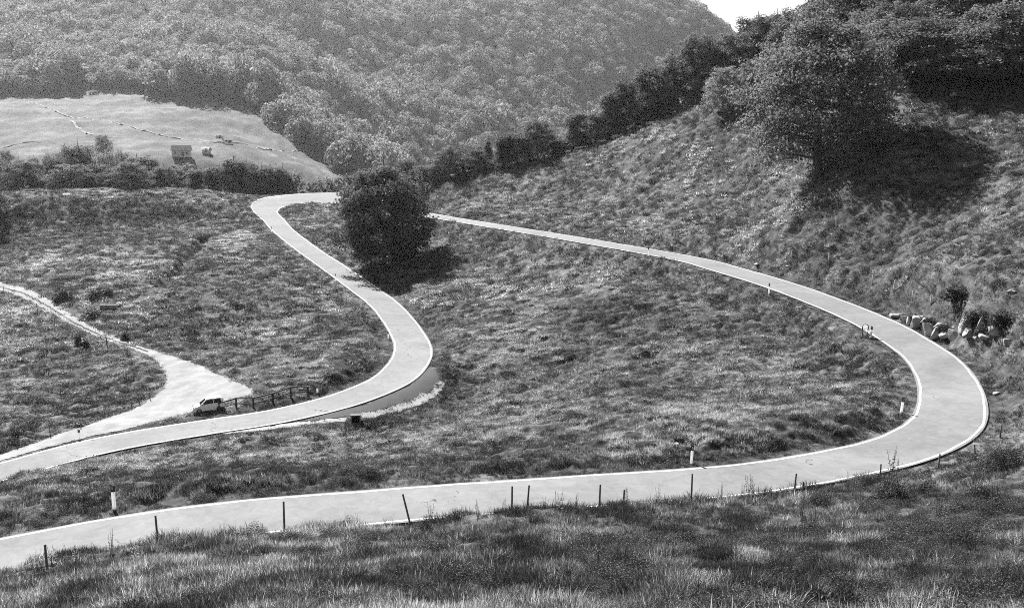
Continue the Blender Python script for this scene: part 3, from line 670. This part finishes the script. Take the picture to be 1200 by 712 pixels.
# white roadside delineators with a black head
def delineator(u, vb, vt, label, tilt=0.):
    x, y, z, h = upright(u, vb, vt); h = max(.85, min(1.35, h))
    r = empty('delineator', (x, y, z-.03), random.uniform(-.4, .4)); r.rotation_euler.x = tilt; r.rotation_euler.y = tilt*.6
    tag(r, label, 'road post', 'white roadside delineators')
    w = .15
    MB().prism([(-w/2, 0), (w/2, 0), (w/2, h*.70), (-w/2, h*.70)], -.05, .05).build('post', M['white'], r)
    MB().prism([(-w/2-.003, h*.70), (w/2+.003, h*.70), (w/2+.003, h*.93), (-w/2-.003, h*.99)], -.053, .053).build('black_band', M['black'], r)
    MB().box((0, -.056, h*.84), (.05, .012, .14), bevel=.004).build('reflector', M['white'], r)
D = [(134,597,566,'tallest white delineator with black head, beside the nearest stretch of road at the left'),
     (810,543,519,'white delineator leaning slightly on the grass edge of the near road, right of centre'),
     (1056,484,464,'white delineator on the grass inside the big right-hand bend'),
     (1020,396,381,'white delineator beside the small dark sign on the right bend'),
     (901,345,328,'thin delineator on the lower edge of the upper road'),
     (760,300,288,'thin delineator on the middle of the upper straight'),
     (455,397,388,'small delineator on the grass inside the middle bend'),
     (393,329,320,'small delineator at the left edge of the descending road above the tree shadow'),
     (318,271,264,'tiny delineator at the left edge just below the far bend'),
     (372,461,451,'delineator at the right end of the wooden rail fence'),
     (93,515,502,'delineator between the lower road and the white track at the left'),
     (357,225,217,'tiny white post on the crest behind the far bend'),
     (292,238,231,'white post at the outer side of the far bend')]
for i, (u, vb, vt, lb) in enumerate(D): delineator(u, vb, vt, lb, (.07 if i in (1, 2, 3) else random.uniform(-.02, .02)))
# wooden stakes of the pasture fences
def stake(u, vb, vt, label, group, lean=0., rad=.045, pale=False):
    x, y, z, h = upright(u, vb, vt); h = max(.5, min(1.7, h))
    mb = MB(); k = random.uniform(-.02, .02)
    mb.tube([(0, 0, -.15), (k, .01, h*.5), (0, 0, h-.02), (0, 0, h)], rad, rad*.8, 7)
    o = mb.build('fence_stake', M['wood'] if not pale else M['wood_pale'], None, True, (x, y, z)); o.rotation_euler = (random.uniform(-.04, .04), lean, random.uniform(0, .5))
    tag(o, label, 'fence post', group)
M['wood_pale'] = plain('bleached_wood', .42, .85, 6., .3)
FG = [(55,664,637,0),(184,633,601,0),(333,607,582,0),(481,599,567,-.22),(600,588,569,0),(618,589,568,.05),(702,584,567,.03),(731,594,573,0),(810,576,554,0),(931,574,554,.03),(941,578,564,0),(1031,560,543,0),(1099,552,531,.02),(1143,538,520,-.18),(1172,514,496,0)]
for i, (u, vb, vt, ln) in enumerate(FG):
    stake(u, vb, vt, '%s%s fence stake from the left in the tall grass along the near road' % (ORD[i], ' leaning' if abs(ln) > .1 else ''), 'stakes below the near road', ln, .05)
UP = [(604,255,247),(721,269,262),(776,281,270),(793.6,285,273),(815.6,287,275),(873.5,299,286),(913.6,301,291),(928,302,293),(971,308,296),(980,268,255),(1022,332,322),(1047,341,329),(1069,353,341),(1090.5,356,345),(1128.6,362,352)]
for i, (u, vb, vt) in enumerate(UP):
    stake(u, vb, vt, '%s pale fence stake from the left on the bank above the upper road' % ORD[i], 'stakes above the upper road', random.uniform(-.06, .06), .055, True)
TR = [(4.5,343,335),(44,364,355),(63.5,380,371),(80,389,378),(125.5,405,392),(149,417,407),(59,511,497),(20,525,511),(95,501,490),(154,476,466),(163.5,473,461),(176,468,459)]
for i, (u, vb, vt) in enumerate(TR):
    stake(u, vb, vt, ('dark stake, %s from the top along the lower side of the white track' % ORD[i]) if i < 6 else ('dark stake, %s from the left in the grass below the gravel pull-out' % ORD[[1,0,2,3,4,5][i-6]]), 'stakes beside the white track', random.uniform(-.08, .08), .07 if i == 4 else .05)
stake(700, 668, 645, 'lone thin dark stick standing in the foreground grass', None, .02, .03)
# wooden rail fence between the pull-out and the lower road
def rail_fence():
    pts = [upright(u, vb)[:3] for u, vb in [(257,481),(277,478),(297,474.5),(320,471),(341,467.5),(361,464)]]
    P = [Vector(p) for p in pts]; r = empty('wooden_fence', P[0]); tag(r, 'dark wooden rail fence beside the parked car at the gravel pull-out', 'fence')
    loc = [p-P[0] for p in P]
    for q in loc: MB().box(q+Vector((0, 0, .50)), (.15, .15, 1.2), bevel=.012).build('post', M['darkwood'], r)
    for a, b in zip(loc, loc[1:]):
        d = (b-a).normalized(); n = Vector((d.y, -d.x, 0))*.1
        MB().tube([a+n+d*(-.12)+Vector((0, 0, 1.03)), b+n+d*.12+Vector((0, 0, 1.03))], .065, .065, 8).build('rail', M['darkwood'], r)
        MB().tube([a+n+d*(-.10)+Vector((0, 0, .52)), b+n+d*.10+Vector((0, 0, .52))], .05, .05, 8).build('rail', M['darkwood'], r)
M['darkwood'] = plain('dark_wood', .05, .85, 6., .4)
rail_fence()
# the parked car, small white hatchback, nose to the left
def car():
    p = hit(245, 481); x, y = p[0], p[1]
    b_ = lambda dx, dy: float(base_h(np.array([x+dx]), np.array([y+dy]))[0][0])
    z = sum(b_(dx, dy) for dx in (-1, 0, 1) for dy in (-.5, .5))/6+.03; tilt = math.atan2(b_(1, -.4)-b_(-1, .4), 2.15)
    r = empty('parked_car', (x, y, z), 0, .82); r.rotation_euler = (Matrix.Rotation(-tilt, 3, 'Y')@Matrix.Rotation(R(202), 3, 'Z')).to_euler()
    tag(r, 'small white hatchback parked on the gravel pull-out at the end of the wooden fence', 'car')
    L2, W2 = 1.78, .78
    # lower body: x forward
    low = [(-1.76,.32),(-1.78,.55),(-1.74,.86),(-1.2,.93),(.62,.93),(1.42,.80),(1.72,.66),(1.78,.45),(1.74,.26),(1.45,.22),(1.40,.40),(1.22,.55),(1.0,.55),(.82,.40),(.78,.22),(-.78,.22),(-.82,.40),(-1.0,.55),(-1.22,.55),(-1.40,.40),(-1.45,.24)]
    bm = bmesh.new()
    sec = [(-W2, .96), (-W2*.97-.0, 1.0), (W2*.97, 1.0), (W2, .96)]
    rings = [[bm.verts.new((a*(1 if abs(yy) < W2*.98 else .985), yy, .55+(zz-.55)*sc)) for a, zz in low] for yy, sc in sec]
    n = len(low)
    for A, B in zip(rings, rings[1:]):
        for k in range(n): bm.faces.new((A[k], A[(k+1) % n], B[(k+1) % n], B[k]))
    bm.faces.new(rings[0][::-1]); bm.faces.new(rings[-1])
    mb = MB(); mb.bm.free(); mb.bm = bm; mb.build('body', M['carpaint'], r)
    # cabin: tapers towards the roof
    cb = [(-1.70,.90,W2*.96),(-1.52,1.44,W2*.80),(-1.35,1.52,W2*.77),(-.1,1.55,W2*.78),(.22,1.50,W2*.79),(.98,.90,W2*.95)]
    bm = bmesh.new(); A = [bm.verts.new((a, -w, zz)) for a, zz, w in cb]; B = [bm.verts.new((a, w, zz)) for a, zz, w in cb]; n = len(cb)
    for k in range(n): bm.faces.new((A[k], A[(k+1) % n], B[(k+1) % n], B[k]))
    bm.faces.new(A[::-1]); bm.faces.new(B); mb = MB(); mb.bm.free(); mb.bm = bm; mb.build('cabin', M['carpaint'], r)
    def pane(name, pts):
        bm = bmesh.new(); V = [bm.verts.new(q) for q in pts]; f = bm.faces.new(V); bmesh.ops.solidify(bm, geom=[f], thickness=.012); mb = MB(); mb.bm.free(); mb.bm = bm; return mb.build(name, M['glass'], r)
    for s in (-1, 1):
        wy = lambda zz: s*(W2*.955-(zz-.90)*(W2*.17)/.62+.012)
        pane('side_window', [(-.52,wy(.97),.97),(-.52,wy(1.43),1.43),(.14,wy(1.42),1.42),(.72,wy(.97),.97)])
        pane('side_window', [(-1.42,wy(1.0),1.0),(-1.36,wy(1.40),1.40),(-.60,wy(1.43),1.43),(-.60,wy(.97),.97)])
    pane('windscreen', [(.96,-.64,.94),(.96,.64,.94),(.27,.53,1.46),(.27,-.53,1.46)])
    pane('rear_window', [(-1.70,-.58,1.0),(-1.70,.58,1.0),(-1.57,.52,1.38),(-1.57,-.52,1.38)])
    for sx in (1.11, -1.11):
        for s in (-1, 1):
            w = empty('wheel', (sx, s*.68, .27)); w.parent = r
            mb = MB(); mb.tube([(0, -.09, 0), (0, .09, 0)], .28, .28, 20); mb.build('tyre', M['rubber'], w, True)
            mb = MB(); mb.tube([(0, -.095, 0), (0, .095, 0)], .17, .17, 14); mb.build('rim', M['metal'], w, True)
    for s in (-1, 1):
        MB().box((1.66, s*.56, .66), (.16, .26, .15), bevel=.03).build('headlight', M['glass'], r)
        MB().box((-1.755, s*.62, .85), (.06, .14, .28), bevel=.02).build('tail_light', M['darkmetal'], r)
        MB().box((.62, s*.88, 1.0), (.14, .18, .12), bevel=.03).build('wing_mirror', M['black'], r)
    MB().box((1.74, 0, .36), (.10, 1.36, .20), bevel=.03).build('bumper', M['black'], r)
    MB().box((-1.765, 0, .40), (.08, 1.36, .20), bevel=.03).build('bumper', M['black'], r)
    MB().box((1.70, 0, .58), (.06, .62, .12), bevel=.015).build('grille', M['black'], r)
car()
# road sign seen from behind, on the bend
def sign():
    x, y, z, h = upright(1013.5, 394.5, 379.5)
    r = empty('road_sign', (x, y, z), R(-8)); tag(r, 'small dark round-topped road sign on two legs beside the right-hand bend', 'road sign')
    h = 1.1
    for s in (-1, 1): MB().tube([(s*.24, 0, -.1), (s*.24, 0, h*.98)], .035, .035, 8).build('leg', M['darkmetal'], r, True)
    prof = [(-.28, h*.6), (.28, h*.6), (.28, h*.82), (.19, h*.98), (0, h*1.05), (-.19, h*.98), (-.28, h*.82)]
    MB().prism(prof, .045, .075).build('panel', M['white'], r)
    mb = MB()
    for a, b in zip(prof, prof[1:]+prof[:1]): mb.tube([(a[0], .03, a[1]), (b[0], .03, b[1])], .03, .03, 6)
    mb.build('rim', M['darkmetal'], r)
sign()
# culvert inlet box at the edge of the lay-by
def culvert():
    x, y, z, h = upright(417, 496.5, 486)
    r = empty('culvert_box', (x, y, z-.1), R(10), .8); tag(r, 'open dark drain box with pale left wall at the edge of the lay-by', 'drain box')
    for s in (-1, 1): MB().box((s*.5, 0, .5), (.10, .9, 1.0), bevel=.01).build('side_wall', M['concrete'], r)
    MB().box((0, .4, .5), (.896, .10, 1.0), bevel=.01).build('back_wall', M['black'], r)
    MB().box((0, 0, 1.04), (1.12, .93, .07), bevel=.01).build('lid', M['black'], r)
culvert()
# spring trough in the hollow
def trough():
    x, y, z, h = upright(127, 361)
    r = empty('water_trough', (x, y, z), R(4)); tag(r, 'long pale-rimmed water trough in the dark hollow above the white track', 'trough')
    Lx, Wy, Hh = 2.1, .8, .55
    for s in (-1, 1):
        MB().box((0, s*Wy/2, Hh/2), (Lx, .09, Hh), bevel=.01).build('long_wall', M['darkrock'], r)
        MB().box((s*(Lx/2-.045), 0, Hh/2), (.09, Wy-.095, Hh-.004), bevel=.01).build('end_wall', M['darkrock'], r)
    MB().box((0, 0, .1), (Lx-.19, Wy-.1, .12)).build('base', M['darkrock'], r)
    MB().box((0, -Wy/2, Hh+.035), (Lx+.06, .13, .06), bevel=.01).build('rim', M['rock'], r)
trough()
# limestone rocks
def rock_mesh(seed, v=3):
    rg = np.random.default_rng(seed); bm = bmesh.new(); bmesh.ops.create_icosphere(bm, subdivisions=v, radius=.5)
    cuts = [(Vector(rg.normal(size=3)).normalized(), rg.uniform(.14, .36)) for _ in range(14)]
    for q in bm.verts:
        c = q.co
        for nrm, dd in cuts:
            e = c.dot(nrm)-dd
            if e > 0: c = c-nrm*e*.92
        k = 1+.16*(float(fbm(np.array([c.x*4+seed]), np.array([c.y*4+c.z*3]), seed, 3)[0])-.5)*2
        q.co = c*k
    me = bpy.data.meshes.new('rock'); bm.to_mesh(me); bm.free(); me.materials.append(M['rock']); return me
RM = [rock_mesh(s) for s in range(6)]
RD_ = []
for me_ in RM:
    q_ = me_.copy(); q_.materials[0] = M['darkrock']; RD_.append(q_)
def rock(u, vb, wpx, hpx, label, group, sink=.12, k=None, dark=False, name='limestone_rock'):
    p = hit(u, vb); y = p[1]; W_, H_ = wpx/F*y, hpx/F*y*1.05
    me = (RD_ if random.random() < .35 and group else RM)[random.randrange(6) if k is None else k]
    o = link(name, me, None, (p[0], y+W_*.2, gz(p[0], y)+H_*.5-sink*H_)); o.rotation_euler = (random.uniform(-.15, .15), random.uniform(-.15, .15), random.uniform(0, 6.28)); s = 1.25
    o.scale = (W_*s, W_*.8*s, H_*s)
    tag(o, label, 'rock', group)
CL = [(1052,372,9,8),(1061,377,8,10),(1067,380,8,14),(1074,385,9,20),(1080,377,10,14),(1088,394,11,22),(1087,378,9,12),(1099,398,12,20),(1106,383,12,12),(1113,394,14,10),(1131,390,13,26),(1139,396,12,12),(1151,386,9,22),(1146,397,10,8),(1160,397,12,10),(1170,392,12,16),(1118,397,12,14),(1183,402,12,10)]
for i, (u, vb, w, h) in enumerate(CL): rock(u, vb, w*1.7, h*1.3, '%s block from the left of the pale rock outcrop above the right bend' % ORD[i], 'blocks of the roadside outcrop', .36)
STONES = [(1118,116,12,8,'pointed white stone in the shade under the trees at the top right'),(1108,144,14,4,'flat white slab in the sunny grass at the top right'),(1098,139,8,4,'small white stone left of the flat slab at the top right'),(22,388,9,5,'white stone in the grass below the track at the far left'),(35,361,7,4,'white stone at the lower edge of the white track'),(198,393,4,4,'tiny white stone in the left meadow below the hollow'),(793,517,9,4,'white stone lying by the delineator on the inner meadow'),(96,404,8,7,'pale stone at the foot of the two small bushes by the track'),(370,354,6,3,'small white stone high in the meadow left of the descending road'),(947,573,14,6,'pale stone at the outer edge of the near road beside a stake'),(1170,462,14,5,'pale slab in the bank right of the big bend'),(1185,345,12,7,'pale stone in the grass above the rock outcrop'),(925,312,10,4,'pale slab on the bank above the upper road'),(888,312,14,4,'long pale slab at the foot of the bank above the upper road'),(1065,325,10,4,'flat grey stone on the hillside above the outcrop'),(390,517,4,3,'tiny pale stone left of the drain box')]
for u, vb, w, h, lb in STONES: rock(u, vb, w, h, lb, None, .2)
# bushes that stand by themselves
BU = [leaf_bush('b', 2600, .55, 1.0, .05, M['heath'], s).data for s in (31, 32, 33)]
BN = [leaf_bush('b', 7500, .55, 1.0, .02, M['heath'], s).data for s in (34, 35)]
def bush(u, vb, wpx, hpx, label, group=None, near=False, k=None):
    p = hit(u, vb)
    for _ in range(80):
        if float(road_d(np.array([p[0]]), np.array([p[1]]))[0]) > .35+.4*wpx/F*p[1]: break
        p = np.array([p[0]*.997, p[1]*.997, p[2]])
    y = p[1]; w = wpx/F*y; h = hpx/F*y
    me = (BN if near else BU)[k if k is not None else random.randrange(2)]
    r = empty('bush', (p[0], y, gz(p[0], y)-.05), random.uniform(0, 6.28)); r.scale = (w*.95, w*.95, h)
    tag(r, label, 'bush', group)
    link('foliage', me, r); 
    mb = MB()
    for q in range(5):
        a = q*1.26; mb.tube([(.03*math.cos(a), .03*math.sin(a), -.05), (.2*math.cos(a), .2*math.sin(a), .55)], .02, .008, 5)
    mb.build('stems', M['bark'], r)
for u, vb, w, h, lb, nr in [
 (92,404,9,15,'left of two small dark bushes with bright tops below the white track',0),(101,408,9,15,'right of two small dark bushes with bright tops below the white track',0),
 (74,352,22,15,'round dark bush on the bank above the white track',0),(112,352,20,13,'dark bush at the left of the hollow with the water trough',0),(127,348,16,10,'dark bush behind the water trough in the hollow',0),(108,372,24,13,'dark bush below the hollow at the upper edge of the track',0),(147,398,12,12,'thin dark bush beside the lower part of the white track',0),
 (20,514,14,9,'small pale-leaved bush on a stake at the lower left',0),(95,499,22,8,'spreading pale-leaved bush beside the delineator at the left',0),
 (295,622,60,22,'low dark bush in the grass edge left of the near fence stake',1),(405,604,44,20,'dark hummock bush at the edge of the near road',1),(497,632,30,30,'dark bush in the foreground left of centre',1),(630,596,34,22,'bush in the grass beside the double stakes',1),(745,668,52,32,'dark round bush low in the foreground, centre right',1),(805,640,46,30,'dark bush in the foreground grass right of centre',1),(690,700,44,28,'small dark bush at the bottom of the picture',1),(900,640,40,30,'dark bush in the foreground right',1),
 (960,590,44,24,'dark shrub at the edge of the near road beside pale stone',1),(1045,590,54,36,'tall leafy shrub at the outer edge of the near road',1),(1085,582,44,30,'broad leafy shrub right of the tall shrub by the road',1),(1178,548,52,34,'big dark bush at the right edge of the foreground',1),(1150,585,40,30,'dark bush below the big one at the right',1),(1130,640,50,34,'dark bush in the lower right foreground',1),(1185,690,60,44,'big dark bush in the bottom right corner',1),(1020,655,46,26,'low dark bush in the foreground below the tall shrub',1),(985,695,56,30,'low dark bush at the bottom right',1),
 (1070,377,16,12,'low dark bush hanging over the left end of the rock outcrop',0),(1090,384,18,14,'dark bush between the left blocks of the outcrop',0),(1135,384,16,14,'dark bush left of the tallest pale block',0),(1158,388,22,14,'dark bush between the right blocks of the outcrop',0),(1145,378,30,18,'dark ivy bush on the rock outcrop',0),(1108,392,18,14,'small dark bush between the pale rocks',0),(1175,380,30,20,'dark bush at the right end of the rock outcrop',0),(1125,345,40,16,'low dark bush on the hillside above the outcrop',0),
 (430,500,12,6,'leafy tuft right of the drain box',0),(458,502,6,6,'small tuft in the meadow below the lay-by',0)]:
    bush(u, vb, w, h, lb, None, bool(nr))
# tall weeds that stand above the grass
def weed_mesh(seed):
    rg = np.random.default_rng(seed); mb = MB(); V = []; Q = []
    for s in range(4):
        a = rg.uniform(0, 6.28); ln = rg.uniform(.02, .22); h = rg.uniform(.65, 1.0); top = (ln*math.cos(a), ln*math.sin(a), h)
        b = (rg.normal(0, .05), rg.normal(0, .05), -.03); mb.tube([b, ((b[0]+top[0])/2, (b[1]+top[1])/2, h*.5), top], .009, .005, 4)
        for t in np.linspace(.2, 1, 13):
            c = np.array(b)*(1-t)+np.array(top)*t; az = rg.uniform(0, 6.28); d = np.array([math.cos(az), math.sin(az), rg.uniform(-.1, .6)]); L = .10*(1.25-t)+.025; e = np.cross(d, [0, 0, 1.]); e /= np.linalg.norm(e); w = L*.28; n0 = len(V)
            V += [c, c+d*L*.5+e*w, c+d*L, c+d*L*.5-e*w]; Q.append((n0, n0+1, n0+2, n0+3))
    sm = bpy.data.meshes.new('stalks'); mb.bm.to_mesh(sm); mb.bm.free(); sm.materials.append(M['stalk'])
    return sm, mesh_np('leaves', V, Q, M['heath'], smooth=False)
M['stalk'] = plain('dry_stalk', .06, .9, 5., .3)
WM = [weed_mesh(s) for s in (1, 2, 3, 4)]
WD = [(877,580,22),(870,582,16),(883,583,18),(1044,556,26),(1052,560,20),(1010,600,26),(130,650,22),(160,652,24),(62,664,22),(90,660,20),(260,632,18),(560,612,20),(640,590,18),(655,606,22),(735,590,20),(505,600,22),(420,606,16),(770,588,20),(1100,610,26),(1165,600,28),(40,668,18),(205,642,18),(590,600,18),(675,606,20),(845,588,18),(910,590,18),(940,600,22)]
for i, (u, vb, h) in enumerate(sorted(WD)):
    p = hit(u, vb)
    for _ in range(80):
        if float(road_d(np.array([p[0]]), np.array([p[1]]))[0]) > .3: break
        p = np.array([p[0]*.997, p[1]*.997, p[2]])
    hh = h/F*p[1]*1.45
    r = empty('tall_weed', (p[0], p[1], gz(p[0], p[1])), random.uniform(0, 6.28)); r.scale = (hh,)*3
    tag(r, '%s tall leafy weed from the left rising above the foreground grass' % ORD[i], 'weed', 'tall weeds in the foreground')
    a, b = WM[i % 4]; link('stalks', a, r); link('leaves', b, r)
# alpine huts on the far meadow
def hut(u, vb, wpx, hpx, dpx, rz, label, wall, name='stone_hut', ridge=.42):
    p = hit(u, vb, 300., 800.); y = p[1]; z = gz(p[0], y); w, h, d = wpx/F*y, hpx/F*y, dpx/F*y
    r = empty(name, (p[0], y, z-.6), R(rz)); tag(r, label, 'hut', 'huts on the far meadow')
    hw = h*(1-ridge)+.6
    bm = bmesh.new(); pr = [(-d/2, 0), (d/2, 0), (d/2, hw), (0, hw+h*ridge-.05), (-d/2, hw)]
    A = [bm.verts.new((-w/2, a, b)) for a, b in pr]; B = [bm.verts.new((w/2, a, b)) for a, b in pr]
    for k in range(5):
        if k in (2, 3): continue
        bm.faces.new((A[k], A[(k+1) % 5], B[(k+1) % 5], B[k]))
    bm.faces.new(A[::-1]); bm.faces.new(B); mb = MB(); mb.bm.free(); mb.bm = bm; mb.build('wall', wall, r)
    for s in (-1, 1):
        a = Vector((0, s*(d/2+.45), hw-.25)); b = Vector((0, -s*.02, hw+h*ridge+.05)); c = (a+b)/2; L = (b-a).length
        MB().box(c, (w+.9, L, .22), Matrix.Rotation(math.atan2((b-a).z, (b-a).y), 3, 'X')).build('roof', M['roof'], r)
    MB().box((w*.1, -d/2-.03, .6+1.0), (1.1, .1, 2.0)).build('door', M['darkwood'], r)
    for s in (-.3, .32): MB().box((w*s, -d/2-.03, .6+1.4), (.8, .1, .9)).build('window', M['glass'], r)
    for s in (-1, 1): MB().box((s*(w/2+.03), 0, hw+.1), (.1, .8, .9)).build('window', M['glass'], r)
hut(213,184.5,20,12,9,12,'large grey stone barn on the far meadow, left of the other huts',M['stone'],'stone_barn')
hut(242,180,8,6,6,-10,'smallest hut on the far meadow, between the barn and the white cottage',M['stone'])
hut(267,170,9,7,7,35,'white-walled cottage with dark gable, rightmost on the far meadow',M['render'],'cottage')
hut(257,162,7,5,5,10,'low hut just above the white cottage on the far meadow',M['stone'])
# pale tracks on the far meadow
M['dirt'] = m_gravel('pale_dirt', .12, .22)
def far_track(pts, w):
    P = np.array([list(hit(u, v, 300., 900.)) + [w] for u, v in pts]); Q, _ = path(P, 2.)
    Q[:, 2] = ground_h(Q[:, 0], Q[:, 1])+.10
    ribbon('mountain_track', Q, [lambda q: q/2, lambda q: -q/2], .0, M['dirt'])
far_track([(-20,106),(20,116),(60,127),(100,137),(150,147),(190,157),(222,162),(250,168),(290,172),(330,174),(362,176)], 1.3)
far_track([(82,140),(95,152),(110,160),(140,161)], 1.6)
far_track([(-20,180),(20,172),(60,168)], 1.2)
# ------------------------------------------------------------------ air, light, camera
SUN_EL, SUN_AZ = R(42), -R(30)       # azimuth measured from +y towards +x
sd = Vector((math.sin(SUN_AZ)*math.cos(SUN_EL), math.cos(SUN_AZ)*math.cos(SUN_EL), math.sin(SUN_EL)))
sun = bpy.data.lights.new('sun', 'SUN'); sun.energy = 5.0; sun.angle = R(.5); sun.color = (1, 1, 1)
so = bpy.data.objects.new('sun', sun); COL.objects.link(so); so.rotation_euler = sd.to_track_quat('Z', 'Y').to_euler(); so.location = sd*300
W = bpy.data.worlds.new('World'); SC.world = W; W.use_nodes = True
nt = W.node_tree; bg = nt.nodes['Background']
sky = nt.nodes.new('ShaderNodeTexSky'); sky.sky_type = 'NISHITA'; sky.sun_disc = False; sky.sun_elevation = SUN_EL; sky.sun_rotation = SUN_AZ
bw = nt.nodes.new('ShaderNodeRGBToBW'); nt.links.new(sky.outputs['Color'], bw.inputs[0]); nt.links.new(bw.outputs[0], bg.inputs['Color'])
bg.inputs['Strength'].default_value = .05
HAZE = True
if HAZE:
    top = 330.; bot = -200.
    hz = MB().box((0, 0, (top+bot)/2), (5600, 5600, top-bot))
    t = NT('haze_air'); v = t.n('ShaderNodeVolumePrincipled'); v.inputs['Color'].default_value = g3(.98); v.inputs['Density'].default_value = .00005; v.inputs['Anisotropy'].default_value = .5
    t.l(v.outputs['Volume'], t.out.inputs['Volume'])
    tag(hz.build('haze', t.m), kind='stuff')
cam = bpy.data.cameras.new('camera'); co = bpy.data.objects.new('camera', cam); COL.objects.link(co)
cam.sensor_width = 36; cam.lens = 36*F/1200; cam.clip_start = .1; cam.clip_end = 8000
co.location = (0, 0, 0); co.rotation_euler = (math.pi/2-TH, 0, 0); SC.camera = co
SC.view_settings.view_transform = 'Standard'; SC.view_settings.look = 'None'; SC.view_settings.exposure = EXPO; SC.view_settings.gamma = 1
SC.cycles.volume_bounces = 0; SC.cycles.max_bounces = 5; SC.cycles.diffuse_bounces = 1; SC.cycles.transmission_bounces = 3; SC.cycles.transparent_max_bounces = 4; SC.cycles.glossy_bounces = 2
SC.cycles.pixel_filter_type = 'BLACKMAN_HARRIS'; SC.cycles.filter_width = 1.0; SC.cycles.use_adaptive_sampling = False; SC.cycles.use_denoising = False; SC.cycles.denoiser = 'OPENIMAGEDENOISE'; SC.cycles.denoising_input_passes = 'RGB_ALBEDO_NORMAL'
